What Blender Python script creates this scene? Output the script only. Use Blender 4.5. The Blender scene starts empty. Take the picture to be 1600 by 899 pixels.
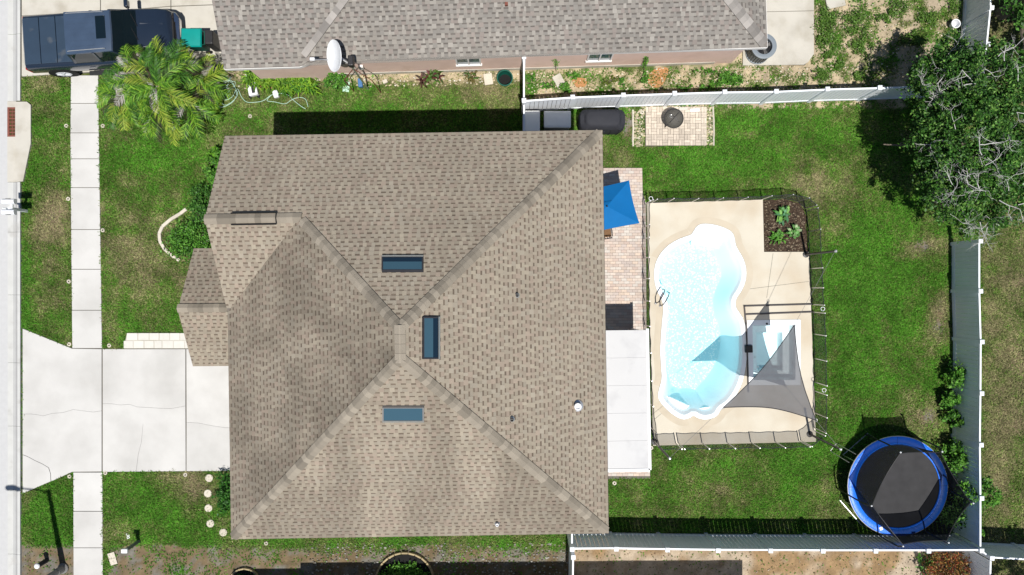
import bpy, math, random
import numpy as np
from mathutils import Vector, Matrix
from mathutils.geometry import tessellate_polygon
random.seed(7); RNG = np.random.default_rng(11)
R = math.radians
scene = bpy.context.scene
COL = scene.collection

# ---------------------------------------------------------------- camera, sky, sun, exposure
HC, FPX = 31.0, 1302.0                     # drone height in metres, focal length in photo pixels
cam_d = bpy.data.cameras.new('drone_camera'); cam = bpy.data.objects.new('drone_camera', cam_d)
COL.objects.link(cam); cam.location = (0, 0, HC); cam.rotation_euler = (0, 0, 0)
cam_d.sensor_width = 36; cam_d.lens = FPX / 1600 * 36; cam_d.clip_end = 2000
scene.camera = cam
SHX, SHY = -0.060, 0.320                   # shadow shift per metre of height
sun_dir = Vector((-SHX, -SHY, 1)).normalized()
w = bpy.data.worlds.new('World'); scene.world = w; w.use_nodes = True
nt = w.node_tree; bg = nt.nodes['Background']; sk = nt.nodes.new('ShaderNodeTexSky')
sk.sky_type = 'NISHITA'; sk.sun_disc = False
sk.sun_elevation = math.asin(sun_dir.z); sk.sun_rotation = math.atan2(sun_dir.x, sun_dir.y)
sk.air_density = 1.0; sk.dust_density = 0.3; sk.ozone_density = 1.5
nt.links.new(sk.outputs[0], bg.inputs[0]); bg.inputs[1].default_value = 0.062
sun_l = bpy.data.lights.new('sun', 'SUN'); sun_l.energy = 4.9; sun_l.angle = R(0.5); sun_l.color = (1, .965, .91)
sun_o = bpy.data.objects.new('sun', sun_l); COL.objects.link(sun_o)
sun_o.rotation_euler = sun_dir.to_track_quat('Z', 'Y').to_euler(); sun_o.location = (0, 0, 60)
vs = scene.view_settings; vs.view_transform = 'Standard'; vs.look = 'None'; vs.exposure = 0.12; vs.gamma = 1
vs.use_curve_mapping = False
scene.cycles.max_bounces = 8; scene.cycles.transparent_max_bounces = 16

def P(px, py, h=0.0):
    k = (HC - h) / FPX
    return Vector(((px - 800) * k, -(py - 449.5) * k, h))
def G(px, py, z=0.0):                      # ground position, then lifted to z
    p = P(px, py); return Vector((p.x, p.y, z))

# ---------------------------------------------------------------- mesh and object helpers
class MB:
    def __init__(s): s.v = []; s.f = []; s.c = []; s.col = None
    def add(s, vs, fs):
        n = len(s.v); s.v.extend([tuple(a) for a in vs]); s.f.extend([tuple(i + n for i in q) for q in fs])
        if s.col is not None: s.c.extend([s.col] * len(fs))
        return s
    def quad(s, a, b, c, d): return s.add([a, b, c, d], [(0, 1, 2, 3)])
    def box(s, c, d, rz=0.0, top=1.0):
        x, y, z = d[0] / 2, d[1] / 2, d[2] / 2; ca, sa = math.cos(rz), math.sin(rz); o = []
        for zz, k in ((-z, 1), (z, top)):
            for sx, sy in ((-1, -1), (1, -1), (1, 1), (-1, 1)):
                px, py = sx * x * k, sy * y * k
                o.append((c[0] + px * ca - py * sa, c[1] + px * sa + py * ca, c[2] + zz))
        return s.add(o, [(3, 2, 1, 0), (4, 5, 6, 7), (0, 1, 5, 4), (1, 2, 6, 5), (2, 3, 7, 6), (3, 0, 4, 7)])
    def rbox(s, c, d, r=.03, rz=0.0):      # box with chamfered upper and vertical edges
        x, y, z = d[0] / 2, d[1] / 2, d[2]; ca, sa = math.cos(rz), math.sin(rz); rings = []
        def ring(xx, yy, rr, zz):
            o = []
            for (sx, sy, a0) in ((1, 1, 0), (-1, 1, 90), (-1, -1, 180), (1, -1, 270)):
                for a in (0, 45, 90):
                    t = R(a0 + a); px = sx * (xx - rr) + rr * math.cos(t); py = sy * (yy - rr) + rr * math.sin(t)
                    o.append((c[0] + px * ca - py * sa, c[1] + px * sa + py * ca, zz))
            return o
        z0 = c[2] - z / 2
        rings = [ring(x, y, r, z0), ring(x, y, r, z0 + z - r), ring(x - r * .3, y - r * .3, r, z0 + z - r * .3), ring(x - r, y - r, r * .9, z0 + z)]
        return s.loft(rings, True, True)
    def loft(s, rings, closed=True, caps=True):
        n = len(rings[0]); vs = [p for r in rings for p in r]; fs = []
        for i in range(len(rings) - 1):
            for j in range(n if closed else n - 1):
                a = i * n + j; b = i * n + (j + 1) % n; fs.append((a, b, b + n, a + n))
        if caps: fs.append(tuple(range(n))[::-1]); fs.append(tuple((len(rings) - 1) * n + j for j in range(n)))
        return s.add(vs, fs)
    def tube(s, pts, r, n=6, caps=True):
        pts = [Vector(p) for p in pts]; rings = []
        for i, p in enumerate(pts):
            t = (pts[min(i + 1, len(pts) - 1)] - pts[max(i - 1, 0)])
            if t.length < 1e-9: t = Vector((0, 0, 1))
            t.normalize(); up = Vector((0, 0, 1)) if abs(t.z) < .9 else Vector((1, 0, 0))
            a = t.cross(up).normalized(); b = a.cross(t); rr = r[i] if isinstance(r, (list, tuple)) else r
            rings.append([tuple(p + (a * math.cos(2 * math.pi * k / n) + b * math.sin(2 * math.pi * k / n)) * rr) for k in range(n)])
        return s.loft(rings, True, caps)
    def lathe(s, c, prof, n=24, caps=True):
        return s.loft([[(c[0] + r * math.cos(2 * math.pi * k / n), c[1] + r * math.sin(2 * math.pi * k / n), c[2] + z) for k in range(n)] for r, z in prof], True, caps)
    def prism(s, poly, z0, z1):
        n = len(poly); a = sum(poly[i][0] * poly[(i + 1) % n][1] - poly[(i + 1) % n][0] * poly[i][1] for i in range(n))
        if a < 0: poly = poly[::-1]
        vs = [(p[0], p[1], z0) for p in poly] + [(p[0], p[1], z1) for p in poly]
        t = tessellate_polygon([[Vector((p[0], p[1], 0)) for p in poly]])
        fs = [tuple(i + n for i in q) for q in t] + [(i, (i + 1) % n, (i + 1) % n + n, i + n) for i in range(n)]
        return s.add(vs, fs)
    def obj(s, name, mat, parent=None, origin=None, smooth=False):
        me = bpy.data.meshes.new(name); va = np.array(s.v, dtype=np.float64).reshape(-1, 3)
        if origin is None:
            if parent is None: origin = Vector((float(va[:, 0].mean()), float(va[:, 1].mean()), float(va[:, 2].min())))
            else: origin = wl(parent)
        origin = Vector(origin)
        me.from_pydata((va - np.array(origin)).tolist(), [], s.f); me.update()
        if s.c:
            at = me.attributes.new('col', 'FLOAT_COLOR', 'FACE')
            at.data.foreach_set('color', np.array([(*c[:3], 1) for c in s.c], dtype=np.float32).ravel())
        if smooth:
            me.polygons.foreach_set('use_smooth', [True] * len(me.polygons))
            try: me.set_sharp_from_angle(angle=R(40))
            except Exception: pass
        if mat: me.materials.append(mat)
        o = bpy.data.objects.new(name, me); COL.objects.link(o)
        o.location = origin - (wl(parent) if parent else Vector((0, 0, 0)))
        if parent: o.parent = parent
        return o

def wl(o):
    v = o.location.copy()
    while o.parent: o = o.parent; v += o.location
    return v
def tag(o, label=None, cat=None, group=None, kind=None):
    if label: o['label'] = label
    if cat: o['category'] = cat
    if group: o['group'] = group
    if kind: o['kind'] = kind
    return o
def thing(name, loc, label, cat, group=None):
    o = bpy.data.objects.new(name, None); COL.objects.link(o); o.location = loc; o.empty_display_size = .3
    return tag(o, label, cat, group)
def inst(name, me, parent, loc, rot=None):
    o = bpy.data.objects.new(name, me); COL.objects.link(o); o.parent = parent
    o.location = Vector(loc) - wl(parent)
    if rot is not None: o.rotation_euler = rot
    return o
def mesh_of(mb, name, mat, smooth=False):
    o = mb.obj(name, mat, None, (0, 0, 0), smooth); me = o.data; bpy.data.objects.remove(o); return me

# ---------------------------------------------------------------- materials
def mat(name, c, rough=.8, var=.12, scale=6., bump=0., bscale=60., c2=None, s2=1.2, t2=.55, w2=.12, metal=0., spec=.3,
        attr=False, orand=0., alpha=1., transl=0., coat=0., fine=0.):
    m = bpy.data.materials.new(name); m.use_nodes = True; n = m.node_tree.nodes; L = m.node_tree.links
    b = n['Principled BSDF']; out = n['Material Output']
    geo = n.new('ShaderNodeNewGeometry')
    def noise(sc, det=4):
        q = n.new('ShaderNodeTexNoise'); q.inputs['Scale'].default_value = sc; q.inputs['Detail'].default_value = det
        L.new(geo.outputs['Position'], q.inputs['Vector']); return q.outputs['Fac']
    def math_(op, a, bv):
        q = n.new('ShaderNodeMath'); q.operation = op
        for i, x in enumerate((a, bv)):
            if isinstance(x, (int, float)): q.inputs[i].default_value = x
            else: L.new(x, q.inputs[i])
        return q.outputs[0]
    if attr:
        q = n.new('ShaderNodeAttribute'); q.attribute_name = 'col'; base = q.outputs['Color']
    else:
        q = n.new('ShaderNodeRGB'); q.outputs[0].default_value = (*c, 1); base = q.outputs[0]
    if c2 is not None:
        mr = n.new('ShaderNodeMapRange'); mr.inputs['From Min'].default_value = t2 - w2; mr.inputs['From Max'].default_value = t2 + w2
        L.new(noise(s2, 6), mr.inputs['Value']); mx = n.new('ShaderNodeMix'); mx.data_type = 'RGBA'
        L.new(mr.outputs[0], mx.inputs['Factor']); L.new(base, mx.inputs['A']); mx.inputs['B'].default_value = (*c2, 1); base = mx.outputs['Result']
    val = math_('MULTIPLY_ADD', noise(scale), 2 * var * 1.6); 
    val.node.inputs[2].default_value = 1 - var * 1.6
    if fine:
        v2 = math_('MULTIPLY_ADD', noise(90, 2), 2 * fine * 1.6); v2.node.inputs[2].default_value = 1 - fine * 1.6; val = math_('MULTIPLY', val, v2)
    if orand:
        oi = n.new('ShaderNodeObjectInfo'); v3 = math_('MULTIPLY_ADD', oi.outputs['Random'], 2 * orand); v3.node.inputs[2].default_value = 1 - orand
        val = math_('MULTIPLY', val, v3)
    sc = n.new('ShaderNodeVectorMath'); sc.operation = 'SCALE'; L.new(base, sc.inputs[0]); L.new(val, sc.inputs['Scale'])
    L.new(sc.outputs[0], b.inputs['Base Color'])
    b.inputs['Roughness'].default_value = rough; b.inputs['Metallic'].default_value = metal
    b.inputs['Specular IOR Level'].default_value = spec; b.inputs['Coat Weight'].default_value = coat; b.inputs['Coat Roughness'].default_value = .05
    if bump:
        bp = n.new('ShaderNodeBump'); bp.inputs['Strength'].default_value = bump; bp.inputs['Distance'].default_value = .02
        L.new(noise(bscale, 3), bp.inputs['Height']); L.new(bp.outputs[0], b.inputs['Normal'])
    sh = b.outputs[0]
    if transl:
        t = n.new('ShaderNodeBsdfTranslucent'); L.new(sc.outputs[0], t.inputs['Color']); mx = n.new('ShaderNodeMixShader')
        mx.inputs[0].default_value = transl; L.new(sh, mx.inputs[1]); L.new(t.outputs[0], mx.inputs[2]); sh = mx.outputs[0]
    if alpha < 1:
        t = n.new('ShaderNodeBsdfTransparent'); mx = n.new('ShaderNodeMixShader'); mx.inputs[0].default_value = alpha
        L.new(t.outputs[0], mx.inputs[1]); L.new(sh, mx.inputs[2]); sh = mx.outputs[0]
    L.new(sh, out.inputs['Surface'])
    return m
M = {}
M['ground'] = mat('ground_soil_and_turf', (1, 1, 1), .95, .22, 14, .6, 40, attr=True, fine=.25)
M['blade'] = mat('grass_blades', (1, 1, 1), .7, .1, 3, attr=True, transl=.25, spec=.15)
M['leaf'] = mat('leaves', (1, 1, 1), .5, .22, 2.2, attr=True, transl=.15, spec=.25)
M['bark'] = mat('bark', (.16, .13, .1), .9, .3, 20, .6, 40)
M['deadwood'] = mat('dead_branch_bark', (.5, .49, .47), .9, .25, 25, .5, 50)
M['concrete'] = mat('concrete_slab', (.54, .53, .51), .9, .05, 1.3, .12, 70, c2=(.45, .44, .42), s2=.75, t2=.57, w2=.16, fine=.06, orand=.035)
M['kerb'] = mat('kerb_concrete', (.5, .5, .48), .9, .08, 2.5, .15, 60, c2=(.36, .35, .33), s2=1.6, t2=.6, w2=.1, fine=.05)
M['road'] = mat('road_surface', (.47, .47, .47), .9, .05, 6, .2, 80, fine=.08)
M['oldconc'] = mat('weathered_concrete', (.5, .475, .42), .9, .08, 1.5, .15, 50, c2=(.4, .37, .31), s2=1.3, t2=.58, fine=.06)
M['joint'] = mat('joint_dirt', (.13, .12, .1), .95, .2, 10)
M['deck'] = mat('pool_deck_coating', (.57, .525, .435), .85, .06, .9, .1, 90, c2=(.5, .425, .32), s2=.8, t2=.57, w2=.17, fine=.06)
M['coping'] = mat('pool_coping_band', (.52, .455, .355), .85, .08, 2, .1, 90, fine=.05)
M['shell'] = mat('pool_gelcoat', (.84, .88, .9), .35, .02, 2, spec=.4)
M['paver'] = mat('pavers', (1, 1, 1), .88, .08, 20, .25, 90, attr=True)
M['padpaver'] = mat('pad_pavers', (.52, .45, .37), .88, .12, 10, .25, 90, orand=.16)
M['whitepaver'] = mat('walk_pavers', (.6, .58, .53), .88, .06, 8, .2, 90, orand=.04)
M['stucco'] = mat('beige_stucco', (.5, .46, .4), .9, .06, 3, .3, 90)
M['pink'] = mat('pink_stucco', (.74, .555, .48), .9, .05, 2.5, .3, 80, c2=(.68, .5, .42), s2=1.4, t2=.6)
M['trim'] = mat('white_trim', (.75, .73, .71), .6, .03, 3)
M['shingle'] = mat('tan_shingles', (1, 1, 1), .95, .11, .9, .35, 120, attr=True, fine=.07, spec=.1)
M['cap'] = mat('ridge_cap_shingle', (.258, .226, .182), .95, .06, 3, .5, 120, orand=.27, fine=.06, spec=.1)
M['capn'] = mat('grey_ridge_cap_shingle', (.29, .27, .25), .95, .06, 3, .5, 120, orand=.36, fine=.1, spec=.1)
M['roofdeck'] = mat('roof_underlay', (.16, .14, .12), .95, .1, 4)
M['vinyl'] = mat('white_vinyl', (.86, .89, .93), .45, .05, 1.3, spec=.4)
M['membrane'] = mat('white_roof_panel', (.52, .52, .525), .6, .03, 1.2, .05, 30, c2=(.44, .44, .45), s2=1.3, t2=.6, w2=.1)
M['glass'] = mat('skylight_glass', (.04, .09, .125), .06, .03, 2, spec=.6)
M['alu'] = mat('aluminium', (.62, .62, .62), .35, .05, 10, metal=.8)
M['whitemetal'] = mat('white_painted_metal', (.75, .76, .78), .45, .04, 6)
M['darkmetal'] = mat('dark_painted_metal', (.025, .024, .026), .45, .15, 10, spec=.4)
M['tube'] = mat('bronze_tube', (.055, .045, .045), .45, .1, 8)
M['blackpl'] = mat('black_plastic', (.02, .02, .022), .5, .15, 10)
M['netmesh'] = mat('black_pool_mesh', (.06, .057, .053), .8, .15, 30, alpha=.46)
M['tnet'] = mat('black_trampoline_net', (.008, .008, .012), .7, .1, 30, alpha=.86)
M['sail'] = mat('grey_sail_cloth', (.125, .126, .138), .8, .16, 1.6, .5, 5, alpha=.86, transl=.12)
M['blue'] = mat('blue_canopy', (.0, .125, .36), .7, .06, 3, .1, 60)
M['rimwhite'] = mat('painted_wheel', (.6, .61, .63), .4, .05, 8)
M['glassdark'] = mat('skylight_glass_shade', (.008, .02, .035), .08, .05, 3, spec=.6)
M['kerbc'] = mat('kerb_concrete_stained', (1, 1, 1), .9, .08, 2.5, .15, 60, attr=True, c2=(.4, .39, .37), s2=1.6, t2=.66, w2=.08, fine=.05)
M['edging'] = mat('tan_edging', (.36, .29, .17), .9, .15, 10, .4, 40, orand=.15)
M['pad'] = mat('blue_pad_vinyl', (.012, .16, .8), .4, .12, 6, .4, 14, spec=.4)
M['mat'] = mat('jumping_mat', (.036, .036, .039), .8, .25, 2.5, .2, 40)
M['cover'] = mat('charcoal_cover', (.028, .029, .036), .75, .12, 4, .4, 10)
M['whitebox'] = mat('pale_resin', (.8, .79, .76), .6, .05, 4, .1, 40)
M['acgrey'] = mat('ac_casing', (.19, .22, .25), .5, .05, 4)
M['cabroof'] = mat('cab_roof_reflection_paint', (.045, .07, .115), .25, .15, 2.5, coat=.5, spec=.5)  # truck paint lightened, the roof's reflection put into its colour
M['greybox'] = mat('grey_resin', (.19, .185, .18), .6, .05, 4, .1, 40)
M['rust'] = mat('rusty_grate', (.2, .07, .05), .8, .25, 15, .4, 40)
M['black'] = mat('dark_void', (.01, .01, .01), .9, .1, 5)
M['truck'] = mat('dark_blue_paint', (.012, .02, .036), .22, .08, 2, spec=.5, coat=.7)
M['bedcover'] = mat('bed_cover_panels', (.025, .045, .075), .45, .1, 3, .1, 30, c2=(.06, .075, .095), s2=2.2, t2=.64, w2=.05)
M['cabglass'] = mat('cab_glass', (.004, .01, .014), .05, .05, 2, spec=.8)
M['chrome'] = mat('chrome', (.6, .6, .62), .15, .03, 5, metal=1.)
M['tyre'] = mat('rubber', (.012, .012, .012), .85, .1, 20)
M['red'] = mat('red_lens', (.4, .01, .01), .3, .05, 5)
M['teal'] = mat('teal_cart_plastic', (.0, .25, .22), .5, .08, 4)
M['green'] = mat('green_cart_plastic', (.004, .085, .06), .55, .08, 4)
M['mulch'] = mat('bark_mulch', (1, 1, 1), .95, .2, 20, .8, 60, attr=True)
M['stone'] = mat('pale_stone', (.55, .5, .42), .9, .1, 12, .4, 40, orand=.12)
M['hose'] = mat('pale_green_hose', (.42, .62, .5), .5, .05, 8)
M['brown'] = mat('brown_wicker', (.17, .09, .04), .7, .2, 30, .4, 60)
M['bluepl'] = mat('blue_plastic', (.06, .16, .34), .5, .1, 10)
M['orange'] = mat('orange_clay_soil', (.4, .2, .085), .95, .15, 8, .5, 40)
M['firebowl'] = mat('fire_bowl_screen', (.085, .08, .07), .7, .3, 25, .4, 60)

# ---------------------------------------------------------------- ground, lawn colours and grass
def vnoise(x, y, s, seed=0):
    x = np.asarray(x) * s + 131.7 * seed; y = np.asarray(y) * s + 57.3 * seed
    xi = np.floor(x).astype(np.int64); yi = np.floor(y).astype(np.int64); fx = x - xi; fy = y - yi
    fx = fx * fx * (3 - 2 * fx); fy = fy * fy * (3 - 2 * fy)
    def h(a, b):
        n = (a * 374761393 + b * 668265263 + seed * 974711) & 0x7fffffff
        n = ((n ^ (n >> 13)) * 1274126177) & 0x7fffffff
        return ((n ^ (n >> 16)) & 0xffff) / 65535.0
    return (h(xi, yi) * (1 - fx) + h(xi + 1, yi) * fx) * (1 - fy) + (h(xi, yi + 1) * (1 - fx) + h(xi + 1, yi + 1) * fx) * fy
def fbm(x, y, s, seed=0): return .5 * vnoise(x, y, s, seed) + .3 * vnoise(x, y, s * 2.1, seed + 1) + .2 * vnoise(x, y, s * 4.3, seed + 2)
def sstep(a, b, x): t = np.clip((x - a) / (b - a), 0, 1); return t * t * (3 - 2 * t)
def inpoly(X, Y, poly):
    r = np.zeros(X.shape, bool); n = len(poly)
    for i in range(n):
        x1, y1 = poly[i][:2]; x2, y2 = poly[(i + 1) % n][:2]
        if y1 == y2: continue
        r ^= ((y1 > Y) != (y2 > Y)) & (X < (x2 - x1) * (Y - y1) / (y2 - y1) + x1)
    return r
# (x, y, rx, ry, dryness): worn and lush patches seen in the lawns
PATCH = [(60, 135, 30, 25, .35), (85, 335, 35, 30, .8), (70, 360, 40, 25, .45), (65, 440, 35, 60, .4), (230, 330, 80, 60, .35), (240, 420, 80, 70, .42),
         (215, 245, 60, 25, -.5), (185, 285, 30, 30, .3), (300, 765, 35, 40, .7), (270, 745, 50, 20, .3), (190, 830, 30, 20, .4), (235, 800, 60, 30, -.2), (75, 800, 40, 45, -.35),
         (1255, 275, 35, 25, .75), (1290, 300, 50, 40, .45), (1320, 255, 40, 20, .3), (1440, 385, 35, 22, .95), (1465, 500, 22, 45, .9), (1440, 560, 40, 35, .5),
         (1400, 620, 40, 40, .35), (1450, 650, 45, 35, .75), (965, 245, 22, 20, .6), (1120, 775, 45, 25, .55), (1080, 760, 40, 20, .3), (1350, 430, 60, 60, -.35), (1300, 560, 40, 60, -.4),
         (1350, 600, 40, 30, -.5), (1300, 470, 40, 60, -.3), (1240, 690, 60, 20, -.2), (1150, 250, 90, 50, -.25), (1050, 270, 50, 30, -.3), (1350, 180, 40, 30, .35), (1240, 195, 60, 25, -.1),
         (1310, 350, 25, 60, .3), (1280, 420, 20, 60, .3), (1570, 640, 30, 40, .5), (1570, 550, 30, 60, .25), (1560, 760, 25, 40, .3), (1590, 700, 15, 80, -.2),
         (560, 150, 80, 15, .1), (760, 140, 40, 20, .4), (440, 160, 40, 14, .2), (700, 125, 60, 10, .4), (330, 170, 60, 20, .2), (1000, 290, 15, 20, -.3), (1180, 740, 80, 20, -.2), (1250, 740, 40, 20, -.3),
         (950, 790, 30, 25, .1), (1300, 790, 60, 25, .3), (40, 480, 12, 60, -.5), (40, 380, 12, 60, -.45), (150, 860, 25, 25, .4), (1390, 500, 70, 90, -.45), (1330, 400, 60, 60, -.3), (1160, 210, 120, 40, -.25), (1110, 250, 90, 30, -.25), (1390, 640, 40, 30, -.3), (240, 240, 60, 30, -.3), (230, 770, 50, 40, -.2)]
def fields(X, Y):
    x = X * 42 + 800; y = 449.5 - Y * 42; wob = (fbm(X, Y, .9, 3) - .5) * 16
    dry = .23 + (fbm(X, Y, .45, 5) - .5) * .5 + (fbm(X, Y, 2.2, 8) - .5) * .9
    brk = (.1 + 1.5 * fbm(X, Y, 2.6, 61)) * np.where(x > 930, .72, .9)
    for (a, b, rx, ry, k) in PATCH: dry = dry + k * np.exp(-(((x - a) / rx) ** 2 + ((y - b) / ry) ** 2)) * brk
    dry = dry + .42 * sstep(1528, 1540, x) + .15 * sstep(180, 150, y) * sstep(330, 350, x) * sstep(830, 810, x)
    dirt = np.zeros_like(x)
    n1 = fbm(X, Y, 1.1, 21); n2 = fbm(X, Y, 3., 25)
    south = sstep(846, 862, y + wob) * sstep(150, 190, x + wob) * sstep(900, 890, x)
    dirt = np.maximum(dirt, south * np.clip(.35 + 1.1 * n1 - .3 * sstep(330, 430, x) * sstep(880, 850, y), 0, 1))
    dirt = np.maximum(dirt, sstep(848, 862, y + wob) * sstep(150, 140, x) * np.clip(.5 + .8 * n1, 0, 1))
    dirt = np.maximum(dirt, sstep(835, 842, y) * sstep(888, 892, x) * sstep(1535, 1525, x) * np.clip(.75 + .5 * n1, 0, 1))
    side = sstep(176, 168, y) * sstep(814, 820, x) * sstep(1430, 1420, x)
    dirt = np.maximum(dirt, side * np.clip(-.3 + 1.75 * n2, 0, 1))
    yard = sstep(172, 165, y) * sstep(1262, 1272, x) * sstep(1512, 1500, x)
    dirt = np.maximum(dirt, yard * np.clip(-.95 + 1.8 * n2 + .9 * n1, 0, 1))
    dirt = np.maximum(dirt, sstep(140, 118, y + wob * .5) * sstep(335, 350, x) * sstep(818, 812, x) * np.clip(.1 + 1.3 * n2, 0, 1))
    for (a, b, rx, ry, k) in [(1440, 385, 22, 12, .7), (1468, 500, 14, 40, .6), (1452, 655, 30, 25, .6), (985, 195, 14, 40, .8), (1107, 195, 10, 40, .7), (1275, 60, 8, 60, .8), (88, 335, 18, 14, .45), (300, 770, 22, 26, .35)]:
        dirt = np.maximum(dirt, k * np.exp(-(((x - a) / rx) ** 2 + ((y - b) / ry) ** 2)) * (.6 + .8 * n2))
    return np.clip(dry, 0, 1), np.clip(dirt, 0, 1), x, y, n1, n2
LUSH = np.array((.066, .205, .016)); MID = np.array((.11, .17, .033)); DRY = np.array((.27, .24, .125))
def grasscol(dry, jit):
    a = np.clip(dry / .38, 0, 1)[:, None]; b = np.clip((dry - .38) / .62, 0, 1)[:, None]
    c = LUSH * (1 - a) + MID * a; c = c * (1 - b) + DRY * b
    return c * jit[:, None]
def dirtcol(x, y, n1, n2):
    c = np.tile(np.array((.15, .11, .062)), (len(x), 1))
    g = np.clip((n2 - .45) * 4, 0, 1)[:, None]; c = c * (1 - g) + np.array((.16, .152, .13)) * g
    k = (sstep(835, 842, y) * sstep(888, 892, x))[:, None]; e = np.clip((n1 - .42) * 5, 0, 1)[:, None]
    c2 = np.array((.37, .3, .22)) * (1 - e) + np.array((.25, .165, .085)) * e; c = c * (1 - k) + c2 * k
    k = (sstep(180, 172, y) * sstep(330, 345, x))[:, None]; e = np.clip((n1 - .5) * 4, 0, 1)[:, None]
    c2 = np.array((.43, .35, .23)) * (1 - e) + np.array((.33, .27, .19)) * e; return c * (1 - k) + c2 * k

def path(*p): return [tuple(G(a, b)[:2]) for a, b in p]
DECK = path((1010, 318), (1191, 312.5), (1193, 394), (1263, 394), (1274, 690), (1020, 696))
MULCH = path((1191, 312.5), (1225, 311), (1250, 318), (1259, 335), (1263, 394), (1193, 394))
PATIO = path((890, 263), (1003, 263), (1004, 300), (1009, 318), (1010, 512), (1015, 560), (1016, 748), (890, 749))
DRIVE = path((35, 513), (113, 544), (160, 545), (480, 545), (480, 735), (160, 737.5), (113, 738), (35, 772))
WALK1 = path((112, -60), (154, -60), (155, 200), (157, 340), (160, 545), (113, 544), (112, 400), (110, 200))
WALK2 = path((114, 738), (160, 737.5), (161, 960), (114, 960))
KERB = path((12, -90), (33.5, -90), (33.5, 990), (12, 990))
NDRIVE = path((33.5, -90), (430, -90), (430, 104), (215, 108), (154, 113), (33.5, 121))
APRON = path((26, 160), (44, 160), (50, 165), (50, 225), (38, 284), (26, 285))
PAD = path((1007, 171), (1096, 168), (1096, 228), (1008, 229))
SLAB = path((1160, -90), (1271, -90), (1271, 85), (1258, 103), (1160, 103))
HOUSE = path((480, 265), (905, 262), (915, 745), (482, 750)); NHOUSE = path((425, -300), (425, 118), (1150, 104), (1150, -300))
ENTRY = path((195, 519), (292, 519), (400, 560), (400, 545), (193, 546))
BEDF = path((292, 260), (330, 235), (440, 235), (440, 545), (300, 545), (330, 470), (290, 410), (268, 397), (251, 375), (255, 352), (280, 332))
ROAD = path((-700, -900), (12, -900), (12, 1800), (-700, 1800))
HARD = [DECK, MULCH, PATIO, DRIVE, WALK1, WALK2, KERB, NDRIVE, APRON, PAD, SLAB, HOUSE, NHOUSE, ENTRY, ROAD]

xs = np.concatenate(([-400, -150, -60, -30], np.arange(-21, 21.01, .13), [30, 60, 150, 400]))
ys = np.concatenate(([-400, -150, -60, -25], np.arange(-12.5, 12.51, .13), [25, 60, 150, 400]))
XX, YY = np.meshgrid(xs, ys); shp = XX.shape; X = XX.ravel(); Y = YY.ravel()
dry, dirt, gx, gy, n1, n2 = fields(X, Y)
gc = grasscol(dry, .62 + .3 * vnoise(X, Y, 5, 2)) * np.array((.8, .7, .8)); dc = dirtcol(gx, gy, n1, n2) * (.75 + .5 * vnoise(X, Y, 6, 9))[:, None]
k = sstep(.25, .7, dirt)[:, None]; gcol = gc * (1 - k) + dc * k
k = np.maximum(sstep(19.6, 20.9, np.abs(X)), sstep(11.2, 12.4, np.abs(Y)))[:, None]; gcol = gcol * (1 - k) + np.array((.06, .08, .022)) * k
relief = .03 * (vnoise(X, Y, 1.3, 4) - .5) * (np.abs(X) < 20.5) * (np.abs(Y) < 12)
hard = np.zeros(X.shape, bool)
for q in HARD: hard |= inpoly(X, Y, q)
relief = np.where(hard, -.03, relief - .02)
nx, ny = len(xs), len(ys); ii, jj = np.meshgrid(np.arange(nx - 1), np.arange(ny - 1)); a = (jj * nx + ii).ravel()
faces = np.stack([a, a + 1, a + 1 + nx, a + nx], 1)
DIN = path((1018, 322), (1262, 320), (1268, 685), (1024, 690))
allin = inpoly(X, Y, DIN)[faces].all(1); faces = faces[~allin]
me = bpy.data.meshes.new('ground'); me.from_pydata(np.stack([X, Y, relief], 1).tolist(), [], faces.tolist()); me.update()
at = me.attributes.new('col', 'FLOAT_COLOR', 'POINT'); at.data.foreach_set('color', np.concatenate([gcol, np.ones((len(X), 1))], 1).astype(np.float32).ravel())
me.materials.append(M['ground']); ground = bpy.data.objects.new('ground', me); COL.objects.link(ground)
tag(ground, 'worn green lawn and bare sandy soil around the houses', kind='structure')

def blades(n, x0, x1, y0, y1, seed):
    r = np.random.default_rng(seed)
    X = r.uniform(x0, x1, n); Y = r.uniform(y0, y1, n); ok = np.ones(n, bool)
    jx = (fbm(X, Y, 3.5, 81) - .5) * .14 + r.normal(0, .012, n); jy = (fbm(X, Y, 3.5, 85) - .5) * .14 + r.normal(0, .012, n)
    for q in HARD: ok &= ~inpoly(X + jx, Y + jy, q)
    X = X[ok]; Y = Y[ok]; dry, dirt, gx, gy, n1, n2 = fields(X, Y)
    keep = r.random(len(X)) > np.clip(dirt * 1.12, 0, .97)
    clump = fbm(X, Y, 4.5, 31); keep &= r.random(len(X)) < .5 + .9 * clump
    X, Y, dry, dirt = X[keep], Y[keep], dry[keep], dirt[keep]; n = len(X)
    L = r.uniform(.05, .13, n) * (1 - .3 * dry); W = r.uniform(.012, .03, n); th = r.uniform(0, 2 * np.pi, n); el = r.uniform(.05, .95, n)
    dx, dy, dz = np.cos(th) * np.cos(el), np.sin(th) * np.cos(el), np.sin(el)
    b = np.stack([X, Y, np.full(n, .0)], 1); s = np.stack([-np.sin(th), np.cos(th), np.zeros(n)], 1) * W[:, None]
    t = b + np.stack([dx, dy, dz], 1) * L[:, None]
    V = np.stack([b - s, b + s, t], 1).reshape(-1, 3)
    d2 = np.clip(dry + r.normal(0, .2, n), 0, 1); jit = r.uniform(.5, 1.6, n) * (.55 + .9 * fbm(X, Y, 1.5, 71))
    return V, grasscol(d2, jit)
parts = [blades(600000, -18.25, 19.2, -10.8, 10.8, 1), blades(110000, -18.25, -8., -10.8, 8.6, 2), blades(200000, 3.4, 18.6, -9.4, 7., 3)]
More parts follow.
